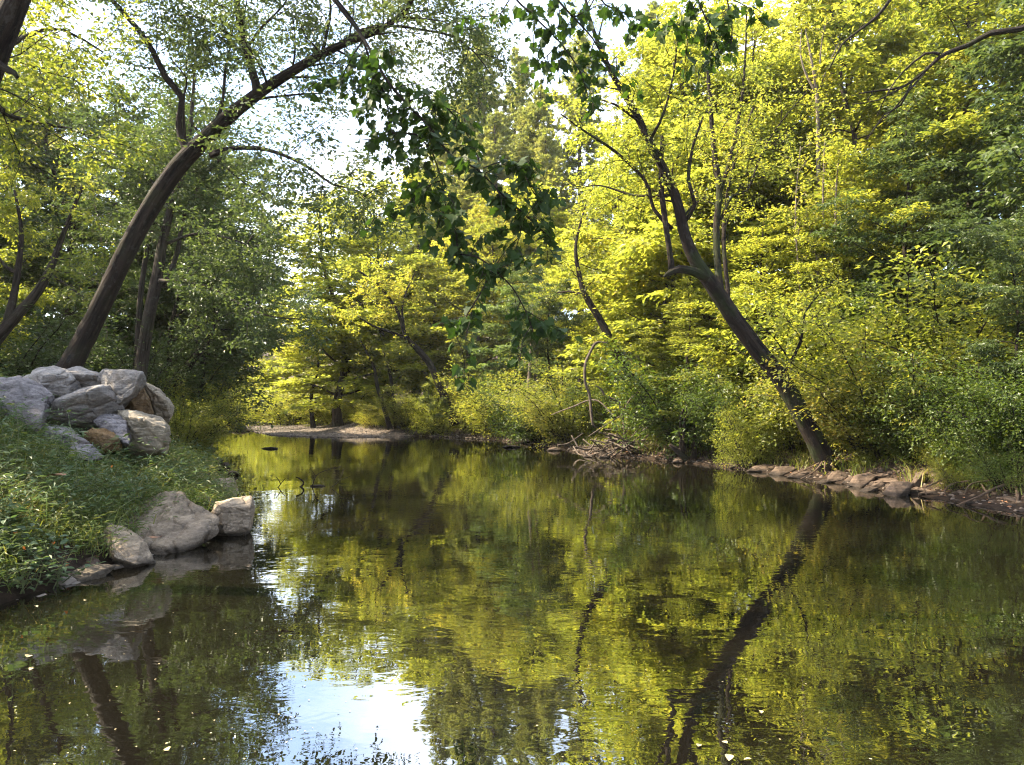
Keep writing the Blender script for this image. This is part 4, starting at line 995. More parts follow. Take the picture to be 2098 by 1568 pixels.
rock('boulder', 'blocky tan slab at the right tip of the left shore', [(420, 1075), (442, 1028), (512, 1018), (518, 1040), (508, 1062), (514, 1086), (500, 1100), (450, 1102)], 9.2, .9, M['tan'], 604, SH, lean=.4, amp=.03)
rock('boulder', 'upright grey brown boulder behind the tip of the left shore', [(424, 1000), (440, 980), (478, 978), (486, 1005), (484, 1030), (430, 1032)], 12.6, .9, M['tan'], 605, SH)
rock('boulder', 'small stone between the tip slab and the grasses', [(395, 1020), (420, 1010), (445, 1030), (440, 1050), (405, 1052)], 10.2, .5, M['tan_dry'], 606, SH)
rock('boulder', 'pair of dark stones tucked under the plants above the large slab', [(245, 1015), (275, 1003), (290, 1020), (282, 1032), (255, 1032)], 9.2, .4, M['slate'], 607, SH)
rock('boulder', 'small flat dark stone above the low pale slab', [(160, 1150), (195, 1140), (205, 1152), (190, 1162), (165, 1163)], 7.3, .35, M['shore'], 608, SH)
rock('boulder', 'tiny stone at the left frame edge of the waterline', [(-15, 1195), (5, 1180), (18, 1205), (10, 1222), (-10, 1222)], 6.7, .35, M['tan'], 609, SH)

# dark stones and wrack at the far end of the left shore
rr = random.Random(5)
for k, (px, py, w, h, lab) in enumerate([(440, 962, 26, 10, 'dark wet stone topmost in the wrack on the left shore'), (462, 955, 20, 9, 'dark pointed wet stone nearest the water in the wrack'), (478, 972, 24, 9, 'dark flat wet stone at the lower tip of the wrack'), (450, 945, 18, 9, 'small dark stone behind the wrack'), (428, 922, 24, 12, 'grey stone at the shore behind the dark wrack'), (425, 905, 26, 14, 'pale stone under the far grassy shrub')]):
    d = CAM_H * F / (py - 830) * .99
    rock('stone', lab, [(px + w * .5 * math.cos(a) * rr.uniform(.8, 1.2), py - 2 + h * .6 * math.sin(a) * rr.uniform(.8, 1.2)) for a in np.linspace(0, 6.28, 8)[:-1]], d, .5, M['shore'], 620 + k, 'dark stones at the far left shore', 3, cat='stone')

def ground_d(px, py, lo=9.0, hi=42.0):
    d = np.arange(lo, hi, .05); p = np.array([P(px, py, q) for q in d])
    k = np.nonzero(p[:, 2] <= np.maximum(terrain(p[:, 0], p[:, 1]), 0) + .01)[0]
    return float(d[k[0]]) if len(k) else hi
# slabs of the right shore
SL = 'stone slabs on the right shore'
slabs = [(1560, 960, 62, 16), (1604, 966, 40, 22), (1640, 974, 40, 14), (1712, 978, 36, 18), (1738, 984, 34, 24), (1766, 985, 40, 40), (1800, 992, 44, 22), (1834, 984, 48, 18), (1842, 1004, 54, 28), (1882, 986, 40, 38), (1868, 1008, 40, 14), (1780, 1003, 36, 12), (1905, 1008, 44, 16), (1690, 986, 30, 14), (1820, 972, 50, 10)]
ordn = ['first', 'second', 'third', 'fourth', 'fifth', 'sixth', 'seventh', 'eighth', 'ninth', 'tenth', 'eleventh', 'twelfth', 'thirteenth', 'fourteenth', 'fifteenth']
order = sorted(range(len(slabs)), key=lambda q: slabs[q][0])
for k, q in enumerate(order):
    px, py, w, h = slabs[q]
    r9 = random.Random(q * 7 + 3); w *= r9.uniform(.9, 1.7); h *= r9.uniform(.6, 1.5); d = ground_d(px, py + h * .30) + .03
    pts = [(px - w * r9.uniform(.4, .6), py + h * r9.uniform(.2, .45)), (px - w * r9.uniform(.1, .3), py - h * r9.uniform(.2, .5)), (px + w * r9.uniform(.1, .4), py - h * r9.uniform(.4, .6)), (px + w * .55, py - h * r9.uniform(.1, .4)), (px + w * r9.uniform(.1, .4), py + h * .4), (px - w * .1, py + h * .5)]
    size = 'wide' if w > 45 else 'small' if w < 38 else 'mid sized'
    rock('flat_stone', f'{size} flat slab on the right shore, {ordn[k]} counting from the leaning trunk outward' if px > 1680 else f'{size} slab on the right shore left of the leaning trunk, {ordn[k]} from the hollow', pts, d, .35, M['shore'], 650 + k, SL, 3, .03, lean=.3, cat='rock')
for k, (px, py, w, h, lab) in enumerate([(1047, 915, 40, 5, 'thin flat stone barely above the water at mid river'), (1122, 911, 30, 8, 'pale stone at the shore below the undercut bank'), (1135, 920, 32, 8, 'dark low stone in the water below the undercut bank'), (1205, 933, 22, 7, 'small pale stone left of the driftwood pile'), (1238, 934, 26, 9, 'tan stone under the driftwood pile'), (1388, 943, 26, 12, 'pale stone at the foot of the bent double stem'), (552, 918, 36, 4, 'thin stone breaking the surface near the gravel bar'), (455, 884, 40, 5, 'dark flat rock in the riffle closest to the left bank'), (490, 882, 44, 6, 'dark flat rock in the riffle beside the gravel bar')]):
    d = CAM_H * F / (py + h * .4 - 830)
    rock('stone', lab, [(px - w * .5, py + h * .5), (px - w * .3, py - h * .2), (px + w * .1, py - h * .5), (px + w * .45, py - h * .1), (px + w * .5, py + h * .5)], d, .5, M['shore'], 680 + k, None, 3, .025, cat='stone')

# gravel on the bar and along the shores: nobody could count it
def pebbles(name, n, sampler, smin, smax, seed, mat):
    rng = np.random.default_rng(seed); pb_ = MB()
    t_ = (1 + 5 ** .5) / 2
    ico = norm(np.array([(-1, t_, 0), (1, t_, 0), (-1, -t_, 0), (1, -t_, 0), (0, -1, t_), (0, 1, t_), (0, -1, -t_), (0, 1, -t_), (t_, 0, -1), (t_, 0, 1), (-t_, 0, -1), (-t_, 0, 1)]))
    fc = np.array([(0, 11, 5), (0, 5, 1), (0, 1, 7), (0, 7, 10), (0, 10, 11), (1, 5, 9), (5, 11, 4), (11, 10, 2), (10, 7, 6), (7, 1, 8), (3, 9, 4), (3, 4, 2), (3, 2, 6), (3, 6, 8), (3, 8, 9), (4, 9, 5), (2, 4, 11), (6, 2, 10), (8, 6, 7), (9, 8, 1)])
    x, y = sampler(rng, n); z = terrain(x, y)
    s = rng.uniform(smin, smax, len(x)) ** 1.0
    sc = np.stack([rng.uniform(.7, 1.3, len(x)), rng.uniform(.7, 1.3, len(x)), rng.uniform(.4, .7, len(x))], -1) * s[:, None]
    v = np.stack([x, y, z], -1)[:, None] + ico[None] * sc[:, None] * rng.uniform(.8, 1.2, (len(x), 12, 1))
    f = (np.arange(len(x))[:, None, None] * 12 + fc[None]).reshape(-1, 3)
    pb_.add(v, None, f)
    return tag(pb_.build(name, mat, smooth=False), kind='stuff')
def samp_far(rng, n):
    x = rng.uniform(-26, -1, n * 3); y = rng.uniform(34, 62, n * 3)
    k = (~inside(x, y)) & (seg_dist(x, y, FAR) < 8) & (seg_dist(x, y, FAR) < seg_dist(x, y, LEFT)); return x[k][:n], y[k][:n]
def samp_right(rng, n):
    x = rng.uniform(-4, 10, n * 20); y = rng.uniform(9, 38, n * 20)
    k = (~inside(x, y)) & (seg_dist(x, y, RIGHT) < 1.0); return x[k][:n], y[k][:n]
m, nt, out = new_mat('gravel_stone'); oi = N(nt, 'ShaderNodeNewGeometry')
r = ramp(nt, [(0, (.045, .034, .027)), (.5, (.10, .08, .063)), (1, (.21, .17, .138))]); nt.links.new(oi.outputs['Random Per Island'], r.inputs['Fac'])
pb = N(nt, 'ShaderNodeBsdfPrincipled', Roughness=.8); nt.links.new(r.outputs['Color'], pb.inputs['Base Color']); nt.links.new(pb.outputs[0], out.inputs['Surface'])
M['gravel'] = m
pebbles('gravel', 9000, samp_far, .025, .07, 1, m)
pebbles('gravel', 1600, samp_right, .012, .045, 2, M['pebble'])
pebbles('gravel', 420, samp_right, .03, .10, 15, M['shore'])

# ------------------------------------------------------------------ driftwood, dead branches, roots
def stick_mesh(name, pix, mat, parent=None, label=None, cat=None, group=None, seed=0, n=6):
    rng = np.random.default_rng(seed); s = MB()
    w = spline(np.array([(*P(px, py, d), wp / F * d * .5) for px, py, d, wp in pix]), .08)
    org = w[0, :3].copy()
    tube(s, w[:, :3] - (np.array(parent.location) if parent else org), np.maximum(w[:, 3], .003), n, rough=.08, rng=rng)
    o = s.build(name, mat, parent)
    if not parent: o.location = org; tag(o, label, cat, group)
    return o

LIT = 0
dp = empty('driftwood_pile', tuple(P(1270, 938, 23.0)))
tag(dp, 'tangled heap of bleached driftwood sticks caught on the right shore', 'driftwood')
rng = np.random.default_rng(9)
for k in range(58):
    cx = 1270 + rng.normal(0, 38); cy = 921 - abs(rng.normal(0, 13)) + abs(cx - 1270) * .16; d0 = 23.0 + rng.uniform(-.8, .9)
    a = rng.uniform(-1.0, 1.0) * (1 if rng.uniform() < .7 else 1.4); Ln = rng.uniform(30, 85)
    dx, dy = math.cos(a) * Ln / 2, math.sin(a) * Ln / 2.6
    dd = rng.uniform(-.8, .8); bend = rng.normal(0, 7)
    stick_mesh('stick', [(cx - dx, cy - dy, d0 - dd, 3), (cx + rng.normal(0, 4), cy + bend, d0, rng.uniform(2.2, 3.8)), (cx + dx, cy + dy, d0 + dd, 1.8)], M['deadwood'], dp, seed=k)
DB = [
    ('pale dead branch drooping from the half hidden trunk to the shore', [(1245, 703, 23, 3), (1222, 702, 23, 5), (1208, 725, 23, 5), (1199, 750, 23, 6), (1199, 785, 23, 6), (1208, 810, 23, 6), (1212, 850, 23, 6), (1215, 870, 23, 5), (1222, 877, 23, 3)]),
    ('bleached branch arching up out of the driftwood heap', [(1276, 925, 23, 7), (1280, 880, 23, 7), (1270, 830, 23, 6), (1258, 818, 23, 5), (1240, 812, 23, 5), (1232, 798, 23, 4), (1220, 790, 23, 2)]),
    ('straight thin pole leaning up right from the driftwood heap', [(1262, 922, 23, 4), (1300, 895, 22.8, 4), (1345, 862, 22.6, 2)]),
    ('thin dead twig leaning left above the driftwood heap', [(1275, 850, 23, 3), (1240, 872, 22.8, 3), (1205, 895, 22.6, 2)]),
    ('forked grey branch rising right above the driftwood heap', [(1276, 850, 23, 4), (1290, 820, 23, 4), (1310, 800, 23, 3), (1325, 785, 23, 2)]),
    ('long thin dead stem lying flat above the shore left of the driftwood', [(1130, 850, 25, 2), (1170, 835, 24, 3), (1220, 820, 23.5, 3), (1260, 855, 23, 3)]),
]
for k, (lab, pl) in enumerate(DB):
    stick_mesh('dead_branch', pl, M['deadwood'], None, lab, 'branch', 'dead branches around the driftwood heap', k)
stick_mesh('driftwood_log', [(1535, 972, 18.0, 6), (1575, 962, 18.0, 12), (1605, 958, 18, 16), (1630, 964, 18, 13), (1640, 972, 17.8, 6)], M['root'], None, 'short arched brown log on the shore left of the leaning trunk', 'log', None, 91, 10)
stick_mesh('driftwood_log', [(842, 885, 38.3, 8), (860, 889, 38.3, 9), (885, 886, 38.3, 6), (890, 880, 38.4, 4)], M['deadwood'], None, 'small pale log at the right end of the gravel bar', 'log', None, 92, 8)
# twigs standing out of the water on the left
sb = empty('sunken_branch', tuple(P(615, 1000, 14.6)))
tag(sb, 'sunken dead branch whose twigs poke out of the calm water on the left', 'branch')
for k, pl in enumerate([
    [(600, 1004, 14.6, 2), (617, 998, 14.6, 4), (622, 988, 14.6, 4), (612, 980, 14.6, 3), (606, 978, 14.6, 2)],
    [(565, 1003, 14.5, 1.5), (575, 992, 14.5, 2), (566, 978, 14.5, 1.5)], [(575, 992, 14.5, 2), (585, 980, 14.5, 1)],
    [(640, 996, 14.6, 2), (648, 975, 14.6, 2), (665, 965, 14.6, 1.2), (700, 955, 14.6, 1)], [(648, 978, 14.6, 1.5), (640, 965, 14.6, 1)],
    [(680, 998, 14.4, 2), (695, 985, 14.4, 1.5), (705, 960, 14.4, 1)], [(695, 985, 14.4, 1.2), (720, 975, 14.4, 1)]]):
    stick_mesh('twig', pl, M['bark_dark'], sb, seed=200 + k, n=5)
stick_mesh('floating_log', [(636, 996, 14.7, 4), (645, 997, 14.7, 8), (660, 998, 14.7, 9), (668, 999, 14.7, 4)], M['bark_dark'], None, 'short dark log lying flat in the calm water near the poking twigs', 'log', None, 220, 8)

# root tree at the right edge
rt = empty('bank_tree', tuple(P(2085, 985, 12.2)))
tag(rt, 'dark tree at the right edge with bare roots spread over the cut bank', 'tree')
s = MB(); w = spline(np.array([(*P(px, py, d), wp / F * d * .5) for px, py, d, wp in [(2098, 1005, 12.2, 30), (2108, 960, 12.25, 20), (2122, 880, 12.3, 16), (2132, 760, 12.4, 13), (2120, 600, 12.6, 12), (2110, 430, 12.9, 6)]]), .12)
tube(s, w[:, :3] - np.array(rt.location), w[:, 3], 12, rough=.06, rng=np.random.default_rng(3)); s.build('trunk', M['bark'], rt)
for k, pl in enumerate([
    [(2085, 985, 12.2, 14), (2040, 1000, 12.1, 9), (2000, 1020, 12.0, 7), (1960, 1035, 12.0, 4)], [(2080, 990, 12.2, 14), (2085, 1020, 11.7, 10), (2078, 1045, 11.5, 6)],
    [(2075, 985, 12.3, 12), (2030, 985, 12.4, 8), (1990, 992, 12.4, 6), (1975, 1012, 12.3, 4)], [(2090, 990, 12.2, 14), (2110, 1020, 11.8, 9), (2130, 1050, 11.6, 6)],
    [(2010, 992, 12.4, 7), (2022, 1010, 12.2, 6), (2030, 1032, 12, 4)], [(1990, 985, 12.8, 6), (1950, 992, 12.9, 6), (1935, 1010, 12.8, 5), (1945, 1022, 12.7, 3)], [(1950, 975, 13.2, 7), (1915, 990, 13.2, 6), (1895, 1000, 13.1, 5), (1898, 1014, 13, 4)]]):
    stick_mesh('root', [(a_, b_, c_, e_ * .6) for a_, b_, c_, e_ in pl], M['root'], rt, seed=300 + k, n=7)
# fine roots hanging under the leaning trunk
lr = empty('bank_roots', tuple(P(1695, 960, 16.5))); tag(lr, 'pale bare roots spreading down the bank at the foot of the crooked leaning tree', 'roots')
for k, pl in enumerate([[(1690, 940, 16.4, 9), (1670, 965, 16.2, 5), (1640, 982, 16, 3)], [(1692, 940, 16.4, 8), (1690, 965, 16.1, 5), (1700, 985, 15.9, 3)], [(1688, 945, 16.4, 8), (1655, 960, 16.4, 5), (1620, 975, 16.4, 3)], [(1695, 945, 16.4, 8), (1715, 965, 16.1, 5), (1722, 985, 15.8, 3)], [(1740, 960, 16.3, 4), (1744, 985, 15.6, 4), (1752, 1000, 15.3, 2)]]):
    stick_mesh('root', [(a_, b_, c_, e_ * .6) for a_, b_, c_, e_ in pl], M['root'], lr, seed=330 + k, n=6)

# ------------------------------------------------------------------ ground plants
def blades(name, pts, seed, hmin, hmax, mat, lanceolate=False, k=7, wid=.012, kind='stuff', spread=.12):
    """tufts of grass blades, or leafy stems when lanceolate"""
    rng = np.random.default_rng(seed); g_ = MB()
    P0, AX, NR, SZ = [], [], [], []
    for x, y, z in pts:
        for _ in range(k):
            az = rng.uniform(0, 6.28); h = rng.uniform(hmin, hmax)
            o = np.array((x + rng.normal(0, spread), y + rng.normal(0, spread), z - .03))
            d = norm(np.array((math.cos(az) * .6, math.sin(az) * .6, 1)) + rng.normal(0, .12, 3))
            if lanceolate:
                tip = o + d * h + np.array((math.cos(az), math.sin(az), -.3)) * h * .3
                mid = o + d * h * .6
                w_ = np.array((-math.sin(az), math.cos(az), 0)) * .0025
                g_.add([o - w_, o + w_, mid + w_, mid - w_, tip], [(0, 1, 2, 3)], [(3, 2, 4)])
                n = rng.integers(5, 9); t = np.linspace(.25, 1, n)[:, None]
                c = np.where(t < .6, o + (mid - o) * (t / .6), mid + (tip - mid) * ((t - .6) / .4))
                sg = np.where(np.arange(n) % 2, 1., -1.)[:, None]
                sd_ = np.array((-math.sin(az), math.cos(az), .25))
                P0.append(c); AX.append(norm(sd_ * sg + np.array((math.cos(az), math.sin(az), 0)) * .7 + rng.normal(0, .2, (n, 3)))); NR.append(norm(UP + rng.normal(0, .3, (n, 3)))); SZ.append(rng.uniform(.055, .10, n) * (h / .35) ** .3)
            else:
                w_ = np.array((-math.sin(az), math.cos(az), 0)) * wid * .5
                m1_ = o + d * h * .5; tip = o + d * h * .8 + np.array((math.cos(az), math.sin(az), -.2)) * h * .45
                g_.add([o - w_, o + w_, m1_ + w_ * .8, m1_ - w_ * .8, tip], [(0, 1, 2, 3)], [(3, 2, 4)])
    if P0: leaf_quads(g_, np.concatenate(P0), np.concatenate(AX), np.concatenate(NR), np.concatenate(SZ), .22, .06)
    o_ = g_.build(name, mat, smooth=False)
    return tag(o_, kind=kind)

def scatter(rng, n, xr, yr, test):
    x = rng.uniform(*xr, n); y = rng.uniform(*yr, n); k = test(x, y); x, y = x[k], y[k]
    return np.stack([x, y, terrain(x, y)], -1)
def left_test(lo, hi): return lambda x, y: (~inside(x, y)) & (seg_dist(x, y, LEFT) > lo) & (seg_dist(x, y, LEFT) < hi) & (x < 0)
def right_test(lo, hi): return lambda x, y: (~inside(x, y)) & (seg_dist(x, y, RIGHT) > lo) & (seg_dist(x, y, RIGHT) < hi)
rng = np.random.default_rng(77)
def on_slab(x, y):
    bad = np.zeros(x.shape, bool)
    for px, py, d, rx in ((335, 1075, 8.5, .5), (262, 1120, 7.6, .3), (130, 1190, 6.9, .42), (470, 1060, 9.4, .4)):
        c = P(px, py, d); bad |= np.hypot(x - c[0], (y - c[1])) < rx
    return bad
tl = left_test(.12, 3.6)
blades('undergrowth', scatter(rng, 3400, (-8.5, -2.5), (5.0, 11.5), lambda x, y: tl(x, y) & ~on_slab(x, y)), 1, .2, .46, M['herb'], True, 7)
tl2 = left_test(.1, 5)
blades('undergrowth', scatter(rng, 2600, (-14, -3.5), (11, 24), lambda x, y: tl2(x, y)), 2, .25, .55, M['herb'], True, 6)
blades('grass', scatter(rng, 1500, (-9, -3), (5.5, 12), lambda x, y: tl(x, y) & ~on_slab(x, y)), 13, .3, .7, M['grass'], False, 6, .012)
blades('undergrowth', scatter(rng, 1000, (-9, -3.4), (6.2, 12), lambda x, y: left_test(.6, 3.6)(x, y) & ~on_slab(x, y)), 14, .4, .8, M['herb_blue'], True, 3, .012)
blades('grass', scatter(rng, 2600, (-18, -6.0), (10, 26), left_test(4.2, 14)), 3, .15, .35, M['grass'], False, 8)
blades('grass', scatter(rng, 9000, (-4, 14), (9, 40), right_test(.5, 3.4)), 4, .25, .65, M['grass'], False, 9, .016)
blades('undergrowth', scatter(rng, 3000, (-4, 18), (9, 40), right_test(1.1, 8)), 5, .3, .8, M['leaf_green'], True, 5, .02)
blades('grass', scatter(rng, 2200, (-30, 0), (40, 68), lambda x, y: (~inside(x, y)) & (seg_dist(x, y, FAR) > 6) & (seg_dist(x, y, FAR) < 13)), 6, .3, .7, M['grass'], False, 8, .03)

# oval leaved herbs: single plants
def herb(name, label, px, py, d, h, nst, leaf, mat, seed, lean=(0, 0, 0), flowers=0, group=None, shape=OVAL):
    rng = np.random.default_rng(seed); base = P(px, py, d)
    base[2] = min(base[2], gz(base[0], base[1]) + .05) if d > 6 else base[2]
    root = empty(name, tuple(base)); tm = MB(); cm = MB(); PS, AX, NR = [], [], []; tips = []
    for q in range(nst):
        az = rng.uniform(0, 6.28); hh = h * rng.uniform(.6, 1.1)
        d_ = norm(np.array((math.cos(az) * .45, math.sin(az) * .45, 1)) + np.array(lean))
        pts = [np.array((rng.normal(0, .05), rng.normal(0, .05), -.05))]
        for k in range(6):
            d_ = norm(d_ + rng.normal(0, .1, 3) + np.array(lean) * .15); pts.append(pts[-1] + d_ * hh / 6)
        pts = np.array(pts); tube(tm, pts, np.linspace(.006, .0025, 7), 5)
        n = 6
        for k in range(n):
            t = .25 + .75 * k / (n - 1); j = min(int(t * 5.99), 5); c = pts[j] + (pts[j + 1] - pts[j]) * (t * 6 - j if j < 5 else 1) * .9
            a0 = az + k * 1.57
            for sg in (0, math.pi):
                o = np.array((math.cos(a0 + sg), math.sin(a0 + sg), rng.uniform(-.1, .35)))
                c2 = c + o * .035
                tube(tm, np.array([c, c2]), .0016, 3, cap=False)
                PS.append(c2); AX.append(o + rng.normal(0, .15, 3)); NR.append(UP + rng.normal(0, .3, 3))
        tips.append(pts[-1])
    PS, AX, NR = map(np.array, (PS, AX, NR))
    leaf_shapes(cm, PS, AX, norm(NR), leaf * rng.uniform(.6, 1.2, len(PS)), shape, .8, .2, .2, rng)
    tm.build('stem', M['stem'], root); cm.build('foliage', mat, root, smooth=False)
    for f in range(flowers):
        fm = MB(); c = tips[f % nst] + rng.normal(0, .03, 3)
        n = 5; a_ = norm(rng.normal(0, 1, (n, 3)))
        leaf_shapes(fm, np.repeat(c[None], n, 0), a_, norm(rng.normal(0, 1, (n, 3))), np.full(n, .022), OVAL, 1.2)
        fm.build('flower', M['orange'], root, smooth=False)
    return tag(root, label, 'plant', group)
HG = 'broad leaved herbs on the left bank'
HERBS = [
    ('tall sprig of small oval leaves in front of the central grey slab', 175, 985, 8.6, 1.1, 5, .085, 'herb', 3, 0),
    ('tall thin stem plant in front of the bluish boulder at the left edge', 18, 960, 8.0, 1.0, 3, .08, 'herb', 5, 0),
    ('leafy herb with yellowish leaves at the left foot of the pile', 75, 990, 8.2, .55, 5, .075, 'herb', 6, 0),
    ('bluish broad leaved herb above the large tan slab', 255, 1000, 8.9, .42, 8, .075, 'herb_blue', 7, 0),
    ('dense patch plant with oval leaves at the lower left edge', 20, 1120, 6.6, .42, 9, .075, 'herb_blue', 8, 2),
    ('creeping oval leaved herb left of the pointed boulder', 85, 1130, 6.7, .36, 9, .07, 'herb_blue', 9, 2),
    ('drooping oval leaved sprig hanging over the low pale slab', 110, 1165, 6.6, .42, 5, .07, 'herb_blue', 10, 1),
    ('small sprig leaning out over the left end of the pale slab', 45, 1195, 6.3, .30, 4, .065, 'herb_blue', 11, 0),
    ('herb with large leaves cut by the left edge', -14, 1075, 6.9, .5, 4, .13, 'herb_blue', 12, 0),
    ('fresh green herb beside the small stone near the shore tip', 415, 1010, 10.6, .42, 7, .075, 'herb', 13, 0),
    ('oval leaved herb right of the ochre block', 215, 955, 9.5, .40, 6, .07, 'herb', 14, 2),
    ('low herb at the right foot of the tan boulder', 370, 970, 10.4, .45, 8, .07, 'herb', 15, 0),
    ('small herb growing in the joint above the pointed boulder', 240, 1062, 8.0, .18, 5, .05, 'herb_blue', 16, 0),
    ('pale leaved herb in front of the flat flagstone', 130, 1040, 7.7, .40, 7, .07, 'herb', 17, 0),
]
for lab, px, py, d, h, ns, lf, mt, sd_, fl in HERBS:
    herb('herb', lab, px, py, d, h, ns, lf, M[mt], 700 + sd_, (.25, -.25, 0) if 'hanging' in lab or 'leaning out' in lab else (0, 0, 0), fl, HG)

rng = np.random.default_rng(31); sb_ = MB(); fc_ = None
def samp_bed(rng, n):
    x = rng.uniform(-5, 3, n * 4); y = rng.uniform(2.5, 9, n * 4)
    k = inside(x, y) & (seg_dist(x, y, LEFT) < 4.5); return x[k][:n], y[k][:n]
pebbles('pebbles', 900, samp_bed, .02, .11, 12, M['gravel'])
# fallen and floating leaves
def flat_leaf(name, label, px, py, d, size, mat, seed, shape=LOBED, z=None, group=None, cat='leaf'):
    rng = np.random.default_rng(seed); fm = MB(); c = P(px, py, d) if z is None else np.array((*P(px, py, d)[:2], z))
    a_ = rng.uniform(0, 6.28)
    leaf_shapes(fm, np.zeros((1, 3)), np.array([[math.cos(a_), math.sin(a_), .1]]), np.array([[rng.normal(0, .15), rng.normal(0, .15), 1]]), np.array([size]), shape, .9, .25, .2)
    o = fm.build(name, mat, smooth=False); o.location = c
    return tag(o, label, cat, group)
flat_leaf('fallen_leaf', 'curled orange brown leaf resting on the left bank plants', 128, 975, 7.9, .2, M['dead_leaf'], 1)
flat_leaf('fallen_leaf', 'orange brown leaf lying on the large tan slab', 318, 1103, 7.75, .15, M['dead_leaf'], 2)
FL = 'pale leaves floating on the water'
for k, (px, py, s_, lab) in enumerate([(55, 1343, .10, 'curled pale leaf floating at the lower left'), (66, 1364, .06, 'small pale leaf floating just below the curled one'), (345, 1530, .07, 'pale leaf floating near the bottom left of the sky reflection'), (1495, 1538, .09, 'largest pale leaf floating below the reflected leaning trunk'), (1490, 1516, .06, 'rounded pale leaf floating just above the largest one'), (1430, 1522, .06, 'pale leaf floating left of the pair below the reflected trunk'), (1540, 1547, .06, 'pale leaf floating right of the largest one'), (1560, 1450, .05, 'small pale leaf floating right of the reflected trunk'), (425, 1111, .08, 'pale leaf floating in the shadow below the tan slabs'), (250, 1198, .06, 'yellowish leaf floating in front of the pointed boulder'), (172, 1229, .06, 'pale leaf floating by the low pale slab'), (72, 1239, .07, 'yellow leaf lying at the left mud edge')]):
    p = PW(px, py)
    fm = flat_leaf('floating_leaf', lab, px, py, p[1], s_ * .6, M['pale_leaf'], 20 + k, OVAL, .006, FL)
rng = np.random.default_rng(4)
fm = MB(); n = 260
px = np.concatenate([rng.uniform(0, 650, 70), rng.uniform(600, 2098, 30)]); py = np.concatenate([rng.uniform(1130, 1560, 70), rng.uniform(1050, 1560, 30)])
pp = np.array([PW(a_, b_) for a_, b_ in zip(px, py)]); kk = inside(pp[:, 0], pp[:, 1]); pp = pp[kk]; pp[:, 2] = .004
leaf_shapes(fm, pp, norm(rng.normal(0, 1, (len(pp), 3)) * (1, 1, 0.02)), np.repeat(UP[None], len(pp), 0), rng.uniform(.006, .016, len(pp)), OVAL, .9, .1, .05, rng)
tag(fm.build('debris', M['pale_leaf'], smooth=False), kind='stuff')
# leaf litter
def litter(rng, n):
    x = rng.uniform(-8, -2, n); y = rng.uniform(5, 14, n); k = left_test(.0, 4)(x, y); x, y = x[k], y[k]
    x2 = rng.uniform(-2, 12, n * 4); y2 = rng.uniform(10, 34, n * 4); k = right_test(.1, 3)(x2, y2)
    x = np.concatenate([x, x2[k]]); y = np.concatenate([y, y2[k]]); return np.stack([x, y, terrain(x, y) + .012], -1)
lp = litter(rng, 2500); fm = MB()
leaf_quads(fm, lp, norm(rng.normal(0, 1, (len(lp), 3)) * (1, 1, .2)), norm(UP + rng.normal(0, .3, (len(lp), 3))), rng.uniform(.035, .085, len(lp)), .6)
tag(fm.build('leaves', M['dead_leaf'], smooth=False), kind='stuff')

# ------------------------------------------------------------------ the hazy air
HAZE = .00025
if HAZE:
    m, nt, out = new_mat('haze_air')
    pv = N(nt, 'ShaderNodeVolumePrincipled', Density=HAZE, Anisotropy=.35); pv.inputs['Color'].default_value = (.98, .97, .93, 1)
    nt.links.new(pv.outputs[0], out.inputs['Volume'])
    hb = MB(); xs, ys, zs = (-250, 250), (-70, 340), (-3, 62)
    hb.add([(x_, y_, z_) for z_ in zs for y_ in ys for x_ in xs], [(0, 2, 3, 1), (4, 5, 7, 6), (0, 1, 5, 4), (2, 6, 7, 3), (0, 4, 6, 2), (1, 3, 7, 5)])
    tag(hb.build('haze', m, smooth=False), kind='stuff')

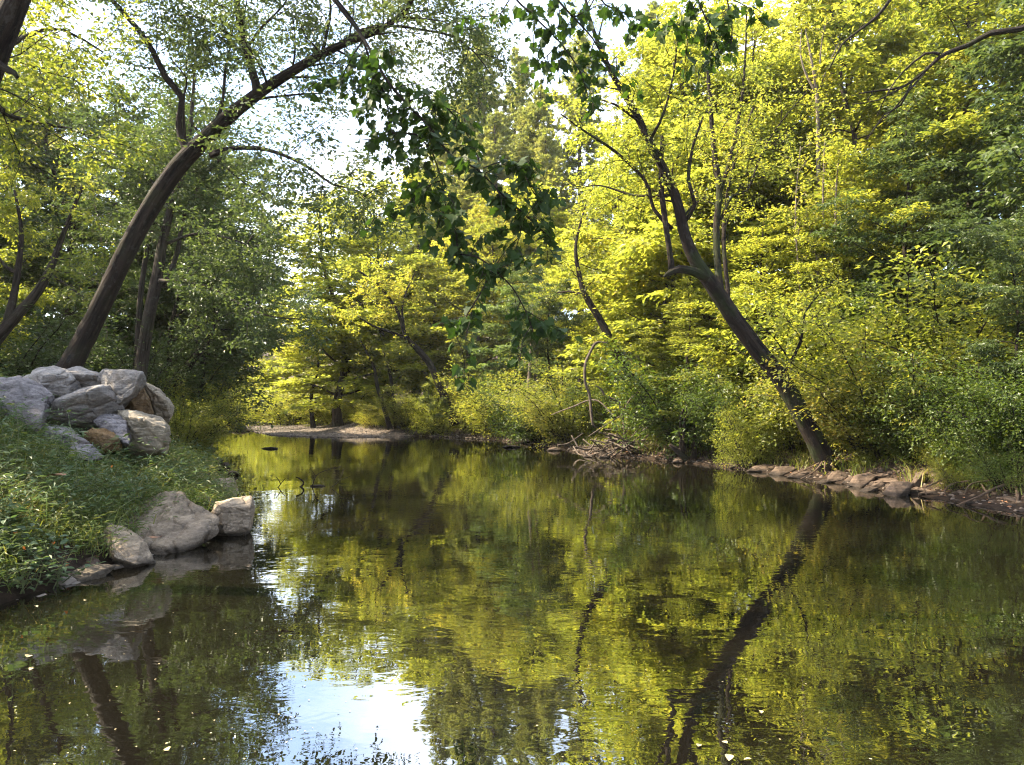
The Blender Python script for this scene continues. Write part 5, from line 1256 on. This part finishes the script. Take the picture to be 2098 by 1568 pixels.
# ------------------------------------------------------------------ light, sky, camera
SUN_AZ, SUN_EL = -82.0, 45.0      # degrees: azimuth from the view direction, to the left
w = bpy.data.worlds.new('World'); scene.world = w; w.use_nodes = True
nt = w.node_tree; nt.nodes.clear(); L = nt.links.new
sky = N(nt, 'ShaderNodeTexSky', sky_type='NISHITA'); sky.sun_disc = False
sky.sun_elevation = R(SUN_EL); sky.sun_rotation = R(SUN_AZ % 360); sky.air_density = 1.0; sky.dust_density = 1.5
tc = N(nt, 'ShaderNodeTexCoord'); mp = N(nt, 'ShaderNodeMapping'); mp.inputs['Scale'].default_value = (1, 1, 2.2); L(tc.outputs['Generated'], mp.inputs['Vector'])
cl = N(nt, 'ShaderNodeTexNoise', Scale=2.3, Detail=7.0, Roughness=.55); L(mp.outputs[0], cl.inputs['Vector'])
cr = ramp(nt, [(.44, (0, 0, 0)), (.68, (.8, .8, .8))]); L(cl.outputs['Fac'], cr.inputs['Fac'])
cm_ = N(nt, 'ShaderNodeMix', data_type='RGBA'); L(cr.outputs['Color'], cm_.inputs['Factor']); L(sky.outputs['Color'], cm_.inputs['A']); cm_.inputs['B'].default_value = (7, 7.1, 7.6, 1)
bg = N(nt, 'ShaderNodeBackground', Strength=.135); L(cm_.outputs['Result'], bg.inputs['Color'])
wo = N(nt, 'ShaderNodeOutputWorld'); L(bg.outputs[0], wo.inputs['Surface'])
sl = bpy.data.lights.new('sun', 'SUN'); sl.energy = 5.0; sl.angle = R(.5); sl.color = (1, .875, .65)
so = bpy.data.objects.new('sun', sl); COL.objects.link(so)
v = Vector((math.sin(R(SUN_AZ)) * math.cos(R(SUN_EL)), math.cos(R(SUN_AZ)) * math.cos(R(SUN_EL)), math.sin(R(SUN_EL))))
so.rotation_euler = v.to_track_quat('Z', 'Y').to_euler(); so.location = v * 60

cam = bpy.data.cameras.new('camera'); co = bpy.data.objects.new('camera', cam); COL.objects.link(co)
cam.sensor_fit = 'HORIZONTAL'; cam.sensor_width = 36; cam.lens = 36 * F / W; cam.clip_end = 2000; cam.clip_start = .05
co.location = (0, 0, CAM_H); co.rotation_euler = (math.pi / 2 + PITCH, 0, 0)
scene.camera = co
scene.view_settings.view_transform = 'Standard'; scene.view_settings.look = 'None'; scene.view_settings.exposure = 2.32; scene.view_settings.gamma = 1
c = scene.cycles
c.max_bounces = 8; c.diffuse_bounces = 4; c.glossy_bounces = 3; c.transmission_bounces = 6; c.transparent_max_bounces = 8
c.filter_width = 1.15; c.use_denoising = True; c.caustics_reflective = False; c.caustics_refractive = False
c.sample_clamp_indirect = 6
